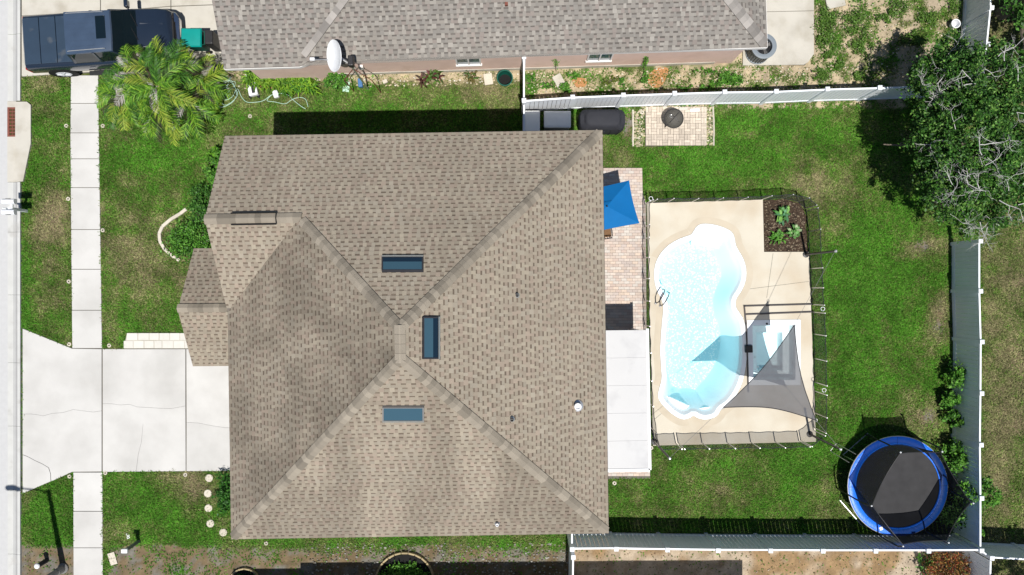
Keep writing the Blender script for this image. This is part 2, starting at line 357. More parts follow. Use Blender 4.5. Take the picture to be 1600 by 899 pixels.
V = np.concatenate([p[0] for p in parts]); C = np.repeat(np.concatenate([p[1] for p in parts]), 3, 0); n = len(V)
me = bpy.data.meshes.new('grass'); me.vertices.add(n); me.vertices.foreach_set('co', V.astype(np.float32).ravel())
me.loops.add(n); me.loops.foreach_set('vertex_index', np.arange(n, dtype=np.int32))
me.polygons.add(n // 3); me.polygons.foreach_set('loop_start', np.arange(0, n, 3, dtype=np.int32)); me.polygons.foreach_set('loop_total', np.full(n // 3, 3, dtype=np.int32))
at = me.attributes.new('col', 'FLOAT_COLOR', 'POINT'); at.data.foreach_set('color', np.concatenate([C, np.ones((n, 1))], 1).astype(np.float32).ravel())
me.update(); me.validate(); me.materials.append(M['blade'])
grass = bpy.data.objects.new('grass', me); COL.objects.link(grass)
tag(grass, 'short green and straw coloured lawn grass', 'grass', kind='stuff')

# ---------------------------------------------------------------- road, kerb, pavements, drives
def struct(name, mb, m, label=None):
    o = mb.obj(name, m); return tag(o, label, kind='structure')
def slab(name, poly, z, m, parent, z0=-.08): return MB().prism(poly, z0, z).obj(name, m, parent)
def inset(poly, d):
    n = len(poly); A = sum(poly[i][0] * poly[(i + 1) % n][1] - poly[(i + 1) % n][0] * poly[i][1] for i in range(n))
    if A < 0: poly = poly[::-1]
    o = []
    for i in range(n):
        p0, p1, p2 = (Vector(poly[j % n][:2]) for j in (i - 1, i, i + 1)); e1 = (p1 - p0).normalized(); e2 = (p2 - p1).normalized()
        n1 = Vector((-e1.y, e1.x)); n2 = Vector((-e2.y, e2.x)); b = n1 + n2; k = b.length_squared
        b = b * (2 / k) if k > .2 else n1
        o.append(tuple(p1 + b * d))
    return o
struct('road', MB().prism([(-400, -400), (-18.76, -400), (-18.76, 400), (-400, 400)], -.1, .0), M['road'], 'pale grey residential street along the left edge')
kerb = thing('kerb', (-18.2, -.5, 0), None, None); kerb['kind'] = 'structure'; kerb['label'] = 'rolled concrete kerb and gutter beside the street'
ky = [-60, 54, 158.5, 285, 363, 461, 567, 666, 766, 866, 980]
for i in range(len(ky) - 1):
    if i == 2: continue
    y0, y1 = G(0, ky[i]).y - .004, G(0, ky[i + 1]).y + .004; mb = MB()
    prof = [(12, .002), (20.5, -.005), (25, .02), (29, .075), (33.5, .085), (33.5, -.1), (12, -.1)]
    q = [[(G(a, 0).x, yy, z) for a, z in prof] for yy in (y1, y0)]; KC = [(.5, .5, .48), (.42, .42, .41), (.36, .355, .35), (.5, .5, .485), (.54, .54, .51), (.5, .5, .48), (.5, .5, .48)]
    for j in range(7): mb.col = KC[j % 7]; k2 = (j + 1) % 7; mb.quad(q[0][j], q[0][k2], q[1][k2], q[1][j])
    mb.obj('kerb_segment', M['kerbc'], kerb)
drain = thing('storm_drain', G(20, 190, 0), 'rust red storm drain grate set in a pale concrete apron', 'storm drain')
mb = MB(); mb.prism(APRON, -.2, .09); mb.obj('apron', M['oldconc'], drain)
mb = MB(); x0, x1 = G(12, 0).x, G(26, 0).x - .004; ya, yb = G(0, 158.5).y - .006, G(0, 285).y + .006; g0, g1 = G(0, 168).y, G(0, 214).y
mb.box(((x0 + x1) / 2, (ya + g0) / 2, -.05), (x1 - x0, ya - g0, .14)).obj('gutter_slab', M['oldconc'], drain); MB().box(((x0 + x1) / 2, (yb + g1) / 2, -.05), (x1 - x0, g1 - yb, .14)).obj('gutter_slab', M['oldconc'], drain)
mb = MB().box(((x0 + x1) / 2, (g0 + g1) / 2, -.12), (x1 - x0, g0 - g1, .03)); mb.obj('pit', M['black'], drain)
gr = MB().box((x0 + .04, (g0 + g1) / 2, .0), (.08, g0 - g1, .05)).box((x1 - .015, (g0 + g1) / 2, .0), (.03, g0 - g1 - .004, .05)).box(((x0 + x1) / 2, g0 - .03, -.002), (x1 - x0 - .002, .06, .05)).box(((x0 + x1) / 2, g1 + .03, -.002), (x1 - x0 - .002, .06, .05)).obj('grate_frame', M['rust'], drain)
bm_ = mesh_of(MB().box((0, 0, 0), (x1 - x0 - .1, .035, .04)), 'grate_bar', M['rust']); bl_ = mesh_of(MB().box((0, 0, 0), (.022, g0 - g1 - .1, .036)), 'grate_rib', M['rust'])
for i in range(1, 8): inst('grate_bar', bm_, gr, ((x0 + x1) / 2 + .02, g0 - .03 - i * (g0 - g1 - .06) / 8, -.006))
for i in range(1, 4): inst('grate_rib', bl_, gr, (x0 + .08 + i * (x1 - x0 - .11) / 4, (g0 + g1) / 2, -.009))

walk = thing('sidewalk', G(135, 450, 0), None, None); walk['kind'] = 'structure'; walk['label'] = 'pale concrete sidewalk of cast slabs crossing the front lawns'
def walk_edge(y): return np.interp(y, [-60, 118, 200, 340, 545, 738, 960], [112, 111, 110, 111, 113, 114.5, 115]), np.interp(y, [-60, 118, 200, 340, 545, 738, 960], [153, 154, 155, 157, 160, 160.5, 161.5])
for run in ([118, 162, 208, 248.5, 293.5, 359, 421, 485, 544.5], [738, 799, 856, 915, 970]):
    for y0, y1 in zip(run[:-1], run[1:]):
        l0, r0 = walk_edge(y0); l1, r1 = walk_edge(y1)
        p = path((l0, y0), (r0, y0), (r1, y1), (l1, y1)); z = .02 + random.uniform(-.004, .004)
        o = slab('slab', inset(p, .012), z, M['concrete'], walk); slab('joint_bed', inset(p, -.004), z - .03, M['joint'], walk, -.09)
def cracked(name, poly, crack, z, m, parent):
    """split a four cornered slab along a wandering crack from its left edge to its right edge"""
    tl, tr, br, bl = [Vector(p) for p in poly]; top = [tl, tr]; bot = [br, bl]
    c = [Vector(G(a, b)[:2]) for a, b in crack]; g = Vector((0, .005))
    slab(name, [tuple(p) for p in [tl, tr] + [q + g for q in c[::-1]]], z, m, parent); slab(name, [tuple(p) for p in [q - g for q in c] + [br, bl]], z - .003, m, parent)
drv = thing('driveway', G(200, 640, 0), None, None); drv['kind'] = 'structure'; drv['label'] = 'wide pale concrete driveway with thin cracks leading to the house'
def D(*p): return [tuple(G(a, b)[:2]) for a, b in p]
z = .024; m = M['concrete']
def seg(pl, c): return pl
c1 = [(36, 647), (50, 647), (58, 648), (68, 650), (82, 646), (98, 645), (115, 640), (130, 642), (146, 644), (159.2, 642)]
slab('slab', [tuple(Vector(p) + Vector((0, .004))) for p in D((36, 514), (113, 545.2), (159.2, 546), (159.2, 642), (146, 644), (130, 642), (115, 640), (98, 645), (82, 646), (68, 650), (58, 648), (50, 647), (36, 647))], z, m, drv)
c3 = [(36, 711), (44, 714), (55, 720), (66, 725), (76, 731), (79, 740), (79.5, 752)]
slab('slab', [tuple(Vector(p) - Vector((0, .004))) for p in D(*(c1 + [(159.2, 736.5), (113, 737), (80.5, 752), (80, 740), (77, 730.5), (66, 724), (55, 719), (44, 713), (36, 710)]))], z, m, drv)
slab('slab', D(*(c3 + [(36, 771)])), z - .003, m, drv)
c2 = [(161, 631), (175, 631), (188, 633), (203, 632), (215, 636), (235, 637), (250, 638), (268, 638.5), (282, 636), (290, 634.5)]
slab('slab', [tuple(Vector(p) + Vector((0, .004))) for p in D(*([(161, 546), (290, 546)] + c2[::-1]))], z, m, drv)
slab('slab', [tuple(Vector(p) - Vector((0, .004))) for p in D(*(c2 + [(290.5, 736), (213.5, 736.6), (216.6, 710), (221.6, 690), (224, 662), (223.8, 662), (221.3, 690), (216.2, 710), (213.1, 736.6), (161, 737)]))], z, m, drv)
c4 = [(292, 660), (310, 661), (330, 665), (350, 668), (400, 670), (480, 672)]
slab('slab', [tuple(Vector(p) + Vector((0, .004))) for p in D(*([(291.6, 546), (480, 546)] + c4[::-1]))], z, m, drv)
slab('slab', [tuple(Vector(p) - Vector((0, .004))) for p in D(*(c4 + [(480, 735), (291.8, 736)]))], z, m, drv)
slab('joint_bed', DRIVE, z - .03, M['joint'], drv, -.1)
nd = thing('neighbour_driveway', G(150, 40, 0), None, None); nd['kind'] = 'structure'; nd['label'] = 'weathered cream concrete drive slabs around the parked truck'
for p in [D((34.5, -80), (157, -80), (157, 18), (34.5, 25)), D((34.5, 26), (157, 19), (157, 112), (111, 115), (34.5, 120)), D((158, -80), (217, -80), (217, 14.5), (158, 18)), D((158, 19), (217, 15.5), (217, 107), (158, 112)),
          D((218, -80), (267, -80), (267, 10), (218, 14)), D((218, 15), (267, 11), (267, 106), (218, 107)), D((268, -80), (430, -80), (430, 4), (268, 10)), D((268, 11), (430, 5), (430, 104), (268, 106))]:
    slab('slab', inset(p, .004), .024 + random.uniform(-.004, .004), M['oldconc'], nd)
slab('joint_bed', NDRIVE, -.006, M['joint'], nd, -.1)
ns = thing('concrete_yard_slab', G(1230, 50, 0), None, None); ns['kind'] = 'structure'; ns['label'] = 'cream concrete slab at the corner of the pink house'
slab('slab', inset(D((1160, -90), (1271, -90), (1271, 17.5), (1160, 20)), .002), .06, M['oldconc'], ns)
slab('slab', inset(D((1160, 20.6), (1271, 18.2), (1271, 85), (1262, 98), (1255, 102), (1160, 103)), .002), .056, M['oldconc'], ns)
slab('joint_bed', inset(SLAB, .02), .03, M['joint'], ns, -.1)
# front walk of pale pavers
wk = thing('paver_walk', G(240, 532, 0), 'two row strip of pale square pavers beside the driveway', 'walkway')
slab('bedding', D((199, 521), (400, 521), (400, 544.6), (194, 544.6)), .03, M['oldconc'], wk, -.1)
for r_, (ya, yb, xa) in enumerate(((520.5, 531.5, 199), (532.5, 544.3, 194))):
    x = xa; k = 0
    while x < 330:
        wdt = (17, 17, 15, 16, 15, 12)[(k + r_ * 2) % 6]
        slab('paver', inset(D((x, ya), (x + wdt, ya), (x + wdt, yb), (x, yb)), .006), .045 + random.uniform(-.004, .004), M['whitepaver'], wk); x += wdt + .6; k += 1

# ---------------------------------------------------------------- patio and fire pit paving
PAVC = [(.52, .43, .37), (.56, .48, .42), (.5, .4, .345), (.55, .5, .45), (.56, .455, .375), (.48, .41, .37)]
pat = thing('patio', G(960, 500, 0), None, None); pat['kind'] = 'structure'; pat['label'] = 'pinkish brick paver patio behind the house'
slab('bedding', PATIO, .01, M['joint'], pat, -.1)
mb = MB(); px0, px1 = G(890, 0).x, G(1003, 0).x
rows = int((G(0, 263).y - G(0, 748).y) / .105)
for r_ in range(rows):
    y = G(0, 263).y - .0525 - r_ * .105; xr = px1 + np.interp(-y, [-4.6, -3.5, -3.1, 1.4, 2.6, 9], [.0, .02, .14, .16, .28, .3]); x = xr - (.105 if r_ % 2 else 0.)
    while x > px0 + .2:
        c = random.choice(PAVC); k = random.uniform(.92, 1.08); mb.col = tuple(q * k for q in c)
        mb.box((x - .103, y, .03 + random.uniform(-.002, .002)), (.2, .098, .06), 0); x -= .206
    if r_ % 2: mb.box((xr - .052, y, .03), (.098, .098, .06))
o = mb.obj('pavers', M['paver'], pat); o['kind'] = 'stuff'
pad = thing('fire_pit_pad', G(1050, 200, 0), None, None); pad['kind'] = 'structure'; pad['label'] = 'small tan paver pad under the fire pit with pebble borders'
slab('bedding', PAD, .01, M['joint'], pad, -.1)
pv = mesh_of(MB().rbox((0, 0, 0), (.198, .097, .06), .006), 'paver', M['padpaver'])
x0, y0 = G(1008.5, 0).x, G(0, 228).y
for i in range(11):
    for j in range(7):
        bx, by = x0 + i * .206, y0 + j * .206
        if by > G(0, 173).y: continue
        for k in range(2):
            if (i + j) % 2: inst('paver', pv, pad, (bx + .103, by + .052 + k * .103, .035 + random.uniform(-.003, .003)), (0, 0, 0))
            else: inst('paver', pv, pad, (bx + .052 + k * .103, by + .103, .035 + random.uniform(-.003, .003)), (0, 0, math.pi / 2))
def stones(mb, poly, n, s0, s1, cols, z=0.):
    A = np.array(poly); k = 0
    while k < n:
        x, y = random.uniform(A[:, 0].min(), A[:, 0].max()), random.uniform(A[:, 1].min(), A[:, 1].max())
        if not inpoly(np.array([x]), np.array([y]), poly)[0]: continue
        s = random.uniform(s0, s1); c = random.choice(cols); q = random.uniform(.8, 1.2); mb.col = tuple(v * q for v in c)
        m6 = random.randint(5, 7); a0 = random.random() * 6
        ring = lambda f, zz: [(x + s * f * math.cos(a0 + 6.283 * t / m6) * (1 + .2 * math.sin(t * 5 + a0)), y + s * f * .75 * math.sin(a0 + 6.283 * t / m6), zz) for t in range(m6)]
        mb.loft([ring(.9, z - .01), ring(1, z + s * .35), ring(.6, z + s * .7)], True, True); k += 1
PEB = [(.5, .42, .28), (.42, .36, .25), (.55, .5, .4), (.3, .27, .18), (.25, .27, .12)]
mb = MB(); stones(mb, D((988, 175), (1006, 174), (1006, 229), (990, 229)), 260, .02, .06, PEB); stones(mb, D((1097, 170), (1113, 168), (1113, 228), (1097, 229)), 240, .02, .06, PEB); stones(mb, D((1000, 167), (1100, 164), (1110, 170), (1000, 174)), 120, .02, .07, PEB)
o = mb.obj('pebbles', M['paver'], pad); o['kind'] = 'stuff'
for (a, b, c, d) in ((989, 172, 989, 229), (1114, 167, 1115, 228)):
    mb = MB().tube([G(a + (c - a) * t / 6 + random.uniform(-.5, .5), b + (d - b) * t / 6, .03) for t in range(7)], .035, 5); mb.obj('edging', M['stone'], pad)
# bare concrete-coloured clods on the southern strip and sand of the side yard
mb = MB(); stones(mb, D((480, 850), (888, 848), (888, 899), (480, 899)), 900, .012, .05, [(.22, .21, .19), (.3, .29, .27), (.12, .1, .07), (.16, .14, .1)])
stones(mb, D((900, 862), (1440, 864), (1440, 905), (900, 905)), 300, .01, .03, [(.34, .28, .2), (.28, .2, .12), (.16, .1, .06), (.38, .32, .25)])
stones(mb, D((825, 112), (1160, 103), (1420, 105), (1420, 140), (825, 150)), 1100, .01, .045, [(.5, .42, .28), (.42, .34, .22), (.55, .5, .4), (.3, .25, .16)])
stones(mb, D((350, 116), (810, 112), (810, 132), (350, 140)), 500, .01, .05, [(.5, .42, .28), (.42, .36, .25), (.6, .56, .48)])
stones(mb, D((1275, 5), (1500, 5), (1500, 130), (1275, 130)), 600, .01, .04, [(.45, .37, .24), (.4, .33, .22), (.52, .46, .36)])
o = mb.obj('gravel', M['paver']); tag(o, 'scattered pale pebbles and clods on the bare soil strips', 'gravel', kind='stuff')

# ---------------------------------------------------------------- shingled roofs
def shingle_rows(mb, O, A, B, z0, tan, run, left, right, pal, dark, expo=.15, d0=0., stain=None, dash=(.075, .15), tabw=(.07, .14)):
    """courses of laminated shingles on one slope: raised tabs and recessed slots, each with its own lower edge"""
    cs = 1 / math.sqrt(1 + tan * tan); e = expo * cs; n = int(math.ceil((run - d0) / e))
    def pt(a, d, off): return (O[0] + A[0] * a + B[0] * d, O[1] + A[1] * a + B[1] * d, z0 + d * tan + off)
    for i in range(n):
        a0 = d0 + i * e; a1 = min(a0 + e * 1.02, run)
        l0, r0, l1, r1 = left(a0), right(a0), left(a1), right(a1)
        if r0 - l0 < .03: continue
        if r1 < l1: r1 = l1 = (l1 + r1) / 2
        x = min(l0, l1) - random.random() * .2; end = max(r0, r1); raised = random.random() < .5
        while x < end:
            wd = random.uniform(*(tabw if raised else dash)); xa, xb = x, x + wd; x = xb
            q0 = (min(max(xa, l0), r0), min(max(xb, l0), r0)); q1 = (min(max(xa, l1), r1), min(max(xb, l1), r1))
            if q0[1] - q0[0] < 1e-4 and q1[1] - q1[0] < 1e-4: raised = not raised; continue
            k = random.uniform(.93, 1.07); c = random.choice(pal)
            am = (a0 + a1) / 2; s = stain((q0[0] + q0[1]) / 2, am) if stain else 1.
            hi, lo = (.022, .010) if raised else (.014, .006)
            mb.col = tuple(v * k * s * (1.08 if raised else 1.) for v in c)
            if raised:
                mb.quad(pt(q0[0], a0, hi), pt(q0[1], a0, hi), pt(q1[1], a1, lo), pt(q1[0], a1, lo))
            else:
                f = random.uniform(.56, .72); am = a0 + (a1 - a0) * f; qa = (q0[0] + (q1[0] - q0[0]) * f, q0[1] + (q1[1] - q0[1]) * f); om = hi + (lo - hi) * f
                mb.quad(pt(q0[0], a0, hi), pt(q0[1], a0, hi), pt(qa[1], am, om), pt(qa[0], am, om))
                kd = random.uniform(.85, 1.2); mb.col = tuple(v * kd * s for v in dark)
                mb.quad(pt(qa[0], am, om), pt(qa[1], am, om), pt(q1[1], a1, lo), pt(q1[0], a1, lo))
            mb.col = tuple(v * .7 * s for v in c)
            mb.quad(pt(q0[0], a0, -.006), pt(q0[1], a0, -.006), pt(q0[1], a0, hi), pt(q0[0], a0, hi))
            raised = not raised
def cap_mesh(m, width, drop, length=.24):
    hw = width / 2; mb = MB(); t = .012; vs = []
    for x, lift in ((-length / 2, .004), (length / 2, .018)):
        for y, z in ((-hw, -drop), (-hw * .12, 0), (hw * .12, 0), (hw, -drop)): vs += [(x, y, z + lift), (x, y, z + lift + t)]
    fs = []
    for j in range(3): a = j * 2; fs += [(a + 1, a + 9, a + 11, a + 3), (a, a + 2, a + 10, a + 8)]
    fs += [(0, 1, 3, 2), (2, 3, 5, 4), (4, 5, 7, 6), (8, 10, 11, 9), (10, 12, 13, 11), (12, 14, 15, 13), (0, 8, 9, 1), (6, 7, 15, 14)]
    return mesh_of(mb.add(vs, fs), 'ridge_cap', m)
def caps(roof, me, p0, p1, step=.165, up=None):
    p0, p1 = Vector(p0), Vector(p1); level = abs(p0.z - p1.z) < .01; d = p1 - p0; n = max(1, int(d.length / step)); ex = -d.normalized()   # exposed end points downhill
    ey = Vector((0, 0, 1)).cross(ex).normalized(); ez = ex.cross(ey); rot = Matrix((ex, ey, ez)).transposed().to_euler()
    for i in range(0 if level else 1, n): inst('ridge_cap', me, roof, p0 + d * ((i + (.62 if level else .35)) / n) + Vector((0, 0, .03)), rot)
def rmesh(planes):
    mb = MB()
    for p in planes: mb.add(p, [tuple(range(len(p)))])
    return mb

# ---------------------------------------------------------------- main two storey house
HE, T = 6.4, .664; HA = R(.9); HX, HY = -2.81, -1.39; UW, VN, GW = 5.57, 5.95, 2.6
def L2(u, v): return (HX + u * math.cos(HA) - v * math.sin(HA), HY + u * math.sin(HA) + v * math.cos(HA))
def L3(u, v, z): return (*L2(u, v), z)
HU = (math.cos(HA), math.sin(HA)); HV = (-math.sin(HA), math.cos(HA))
def neg(a): return (-a[0], -a[1])
PAL = [(.283, .244, .191), (.275, .238, .187), (.294, .255, .199), (.265, .223, .176), (.276, .225, .179), (.284, .249, .199)]
DK = (.148, .117, .09)
house = thing('house', (HX, HY, 0), 'large two storey house under a brown hip roof with three skylights', 'house')
hp = HE + T * UW; gr_z = HE + T * GW; rv = VN - UW; gv = VN - GW
und = .03
K = lambda u, v, z: L3(u, v, z - und)
planes = [
    [K(-UW, VN, HE), K(-UW, gv, gr_z), K(-UW + GW, gv, gr_z), K(0, rv, hp), K(UW, VN, HE)],
    [K(UW, VN, HE), K(0, rv, hp), K(0, -rv, hp), K(UW, -VN, HE)],
    [K(UW, -VN, HE), K(0, -rv, hp), K(-UW, -VN, HE)],
    [K(-UW, -VN, HE), K(0, -rv, hp), K(0, rv, hp), K(-UW + GW, gv, gr_z), K(-UW, VN - 2 * GW, HE)],
    [K(-UW, gv, gr_z), K(-UW, VN - 2 * GW, HE), K(-UW + GW, gv, gr_z)]]
rim = [(-UW, VN), (UW, VN), (UW, -VN), (-UW, -VN)]
roof = rmesh(planes)
for i in range(4):
    a, b = rim[i], rim[(i + 1) % 4]; roof.quad(K(*a, HE), K(*b, HE), L3(*b, HE - .2), L3(*a, HE - .2))
roof.quad(L3(*rim[0], HE - .2), L3(*rim[1], HE - .2), L3(*rim[2], HE - .2), L3(*rim[3], HE - .2))
roof.add([K(-UW, VN, HE), K(-UW, gv, gr_z), K(-UW, VN - 2 * GW, HE)], [(0, 1, 2)])
roof = roof.obj('roof', M['roofdeck'], house)
fas = MB()
for a, b, n_ in ((rim[0], rim[1], (0, 1)), (rim[1], rim[2], (1, 0)), (rim[2], rim[3], (0, -1)), (rim[3], rim[0], (-1, 0))):
    o_ = .012; q = [L3(a[0] + n_[0] * o_, a[1] + n_[1] * o_, HE - .19), L3(b[0] + n_[0] * o_, b[1] + n_[1] * o_, HE - .19), L3(b[0] + n_[0] * o_, b[1] + n_[1] * o_, HE - .02), L3(a[0] + n_[0] * o_, a[1] + n_[1] * o_, HE - .02)]
    fas.quad(*q)
fas.obj('fascia', M['trim'], roof)
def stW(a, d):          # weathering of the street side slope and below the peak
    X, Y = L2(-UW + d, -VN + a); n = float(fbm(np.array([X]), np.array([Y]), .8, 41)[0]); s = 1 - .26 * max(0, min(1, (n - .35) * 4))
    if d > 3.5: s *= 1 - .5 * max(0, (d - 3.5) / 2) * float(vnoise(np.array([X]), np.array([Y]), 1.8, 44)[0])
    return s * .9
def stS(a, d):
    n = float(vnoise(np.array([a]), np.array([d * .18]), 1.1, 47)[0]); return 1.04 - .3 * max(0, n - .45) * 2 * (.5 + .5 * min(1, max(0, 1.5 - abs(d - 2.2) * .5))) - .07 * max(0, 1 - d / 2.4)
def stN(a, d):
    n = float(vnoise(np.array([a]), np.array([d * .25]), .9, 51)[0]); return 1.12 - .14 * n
for (nm, O, A, B, run, lf, rg, st) in [
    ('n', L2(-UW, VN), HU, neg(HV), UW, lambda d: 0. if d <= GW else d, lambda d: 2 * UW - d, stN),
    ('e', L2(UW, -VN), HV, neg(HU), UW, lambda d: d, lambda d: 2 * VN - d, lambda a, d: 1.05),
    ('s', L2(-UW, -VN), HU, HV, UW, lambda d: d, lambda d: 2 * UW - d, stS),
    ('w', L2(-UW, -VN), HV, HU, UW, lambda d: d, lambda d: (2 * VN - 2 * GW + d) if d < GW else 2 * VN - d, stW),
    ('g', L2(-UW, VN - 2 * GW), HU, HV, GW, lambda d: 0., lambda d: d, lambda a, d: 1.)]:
    mb = MB(); shingle_rows(mb, O, A, B, HE, T, run, lf, rg, PAL, DK, .143, 0, st)
    o = mb.obj('shingles', M['shingle'], roof); o['kind'] = 'stuff'
capm = cap_mesh(M['cap'], .28, .06)
caph = cap_mesh(M['cap'], .28, .08)
for (a, b) in (((UW, VN, HE), (0, rv, hp)), ((UW, -VN, HE), (0, -rv, hp)), ((-UW, -VN, HE), (0, -rv, hp)), ((-UW + GW, gv, gr_z), (0, rv, hp))): caps(roof, capm, L3(*a), L3(*b))
caps(roof, caph, L3(-UW, gv, gr_z), L3(-UW + GW, gv, gr_z)); caps(roof, caph, L3(0, rv + .1, hp), L3(0, -rv - .1, hp), .2)
# walls below the eaves, with the gable face
iu = .42; wallm = MB(); q = [(-UW + iu, -VN + iu), (UW - iu, -VN + iu), (UW - iu, VN - iu), (-UW + iu, VN - iu)]
wallm.prism([L2(*p) for p in q], -.1, HE - .205)
g0, g1 = VN - 2 * GW + .1, VN - .1; wallm.add([L3(-UW + .2, g0, HE - .19), L3(-UW + .2, g1, HE - .19), L3(-UW + .2, gv, gr_z - .12), L3(-UW + iu + .3, g0, HE - .19), L3(-UW + iu + .3, g1, HE - .19), L3(-UW + iu + .3, gv, gr_z - .12)], [(0, 1, 2), (0, 3, 4, 1), (1, 4, 5, 2), (0, 2, 5, 3)])
wallm.obj('wall', M['stucco'], house)
gd = MB(); c = L2(-UW + iu - .03, -3.3); gd.box((*c, 1.1), (.06, 4.8, 2.2), HA); gdo = gd.obj('garage_door', M['trim'], house)
for k in range(4): MB().box((*L2(-UW + iu - .07, -3.3), .3 + k * .54), (.02, 4.7, .48), HA).obj('panel', M['trim'], gdo)
for (u, v, a, b) in ((UW - iu + .02, -3, 0, 1), (UW - iu + .02, 2.2, 0, 1), (-UW + iu - .02, -3.4, 0, 1), (-1.5, VN - iu + .02, 1, 0), (2.5, -VN + iu - .02, 1, 0)):
    f = MB().box((*L2(u, v), 4.6), (.08 + a * 1.2, .08 + b * 1.2, 1.3), HA).obj('window', M['trim'], house)
    MB().box((*L2(u, v), 4.6), (.1 + a * 1.0, .1 + b * 1.0, 1.12), HA).obj('pane', M['glass'], f)
# lower entry roof: its own hipless gable towards the street
PX0, PX1, PVN, PVS, PE, PT = -10.76, -7.9, 1.32, -2.66, 2.85, .664
pm = (PVN + PVS) / 2; ph = PE + PT * (PVN - PVS) / 2
A_ = (1., .008)
def E3(x, y, z): return (x + .008 * (y - pm), y + .008 * (x - PX0), z)
pr = rmesh([[E3(PX0, PVN, PE - und), E3(PX0, pm, ph - und), E3(PX1, pm, ph - und), E3(PX1, PVN, PE - und)], [E3(PX0, PVS, PE - und), E3(PX1, PVS, PE - und), E3(PX1, pm, ph - und), E3(PX0, pm, ph - und)],
            [E3(PX0, PVS, PE - und), E3(PX0, pm, ph - und), E3(PX0, PVN, PE - und)], [E3(PX0, PVS, PE - und), E3(PX0, PVN, PE - und), E3(PX0, PVN, PE - .2), E3(PX0, PVS, PE - .2)],
            [E3(PX0, PVS, PE - .2), E3(PX0, PVN, PE - .2), E3(PX1, PVN, PE - .2), E3(PX1, PVS, PE - .2)], [E3(PX0, PVS, PE - und), E3(PX0, PVS, PE - .2), E3(PX1, PVS, PE - .2), E3(PX1, PVS, PE - und)], [E3(PX0, PVN, PE - und), E3(PX1, PVN, PE - und), E3(PX1, PVN, PE - .2), E3(PX0, PVN, PE - .2)]])
proof = pr.obj('porch_roof', M['roofdeck'], house); run = (PVN - PVS) / 2
for (O, B) in (((PX0, PVS), (0, 1)), ((PX0, PVN), (0, -1))):
    mb = MB(); shingle_rows(mb, E3(*O, 0), (1, .008), B, PE, PT, run, lambda d: 0., lambda d: PX1 - PX0, PAL, DK, .15, 0, lambda a, d: .95)
    o = mb.obj('shingles', M['shingle'], proof); o['kind'] = 'stuff'
caps(proof, caph, E3(PX0, pm, ph), E3(PX1, pm, ph))
mb = MB()
for (x, y) in ((PX0 + .35, PVS + .35), (PX0 + .35, PVN - .35)): mb.box((x, y, PE / 2 - .1), (.3, .3, PE - .2))
mb.box(((PX0 + PX1) / 2 + .9, pm, PE / 2 - .1), (1.6, PVN - PVS - .7, PE - .2)); mb.obj('porch_wall', M['stucco'], house)
MB().box((PX0 + 1.42, pm, 1.05), (.06, 1.0, 2.1)).obj('front_door', M['brown'], house)
# roof fittings
def rz(X, Y):
    dx, dy = X - HX, Y - HY; u = dx * HU[0] + dy * HU[1]; v = dx * HV[0] + dy * HV[1]
    z = HE + T * min(UW - abs(u), VN - abs(v))
    if u < -UW + GW and v > VN - 2 * GW: z = max(z, HE + T * (GW - abs(v - gv))) if u + UW < GW else z
    return z
def onroof(px, py):
    h = 8.
    for _ in range(12): p = P(px, py, h); h = .5 * h + .5 * rz(p.x, p.y)
    return Vector((p.x, p.y, rz(p.x, p.y)))
for (x0, x1, y0, y1) in ((597, 662, 405, 426), (659, 682, 495, 561), (598, 663, 633, 654)):
    q = [onroof(*p) for p in ((x0, y1), (x1, y1), (x1, y0), (x0, y0))]; c = sum(q, Vector()) / 4; nrm = (q[1] - q[0]).cross(q[3] - q[0]).normalized()
    def off(p, s, h): return tuple(c + (p - c) * s + nrm * h)
    mb = MB(); mb.loft([[off(p, 1.0, -.02) for p in q], [off(p, 1.0, .11) for p in q], [off(p, .93, .115) for p in q], [off(p, .93, .09) for p in q]], True, False)
    s_ = mb.obj('skylight', M['cover'] if x0 != 598 else M['greybox'], house)
    MB().loft([[off(p, .955, .07) for p in q], [off(p, .95, .098) for p in q]], True, True).obj('pane', M['glass'], s_)
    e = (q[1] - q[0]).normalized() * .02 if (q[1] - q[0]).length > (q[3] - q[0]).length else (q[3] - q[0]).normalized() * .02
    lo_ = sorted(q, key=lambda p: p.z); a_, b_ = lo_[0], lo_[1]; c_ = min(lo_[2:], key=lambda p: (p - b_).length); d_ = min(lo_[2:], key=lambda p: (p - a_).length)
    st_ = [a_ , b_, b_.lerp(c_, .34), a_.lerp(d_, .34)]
    if x0 != 598: MB().loft([[off(p, .94, .0985) for p in st_], [off(p, .935, .101) for p in st_]], True, True).obj('pane_shade_strip', M['glassdark'], s_)  # darker glass strip paints shade over the downhill third
    # flashing strip along the downhill edge
    top = sorted(q, key=lambda p: p.z)[:2]; d = (top[1] - top[0]); up = Vector((nrm.x, nrm.y, 0)).normalized() * .045; up.z -= .045 * T
    MB().quad(tuple(top[0] + nrm * .112), tuple(top[1] + nrm * .112), tuple(top[1] + up + nrm * .1), tuple(top[0] + up + nrm * .1)).obj('flashing', M['alu'], s_)
for (px, py, r_, hh, mm) in ((808, 462, .04, .22, 'blackpl'), (800, 655, .045, .2, 'blackpl'), (902, 634, .1, .26, 'whitemetal'), (777, 818, .045, .2, 'whitemetal')):
    c = onroof(px, py); MB().lathe(c, [(r_, -.1), (r_, hh), (r_ * .7, hh), (r_ * .7, hh - .06)], 14).obj('roof_vent', M[mm], house, smooth=True)
    MB().lathe(c, [(r_ * 1.8, -.02), (r_ * 1.7, .035), (r_ * 1.05, .06)], 14, False).obj('vent_flashing', M['alu'], house)
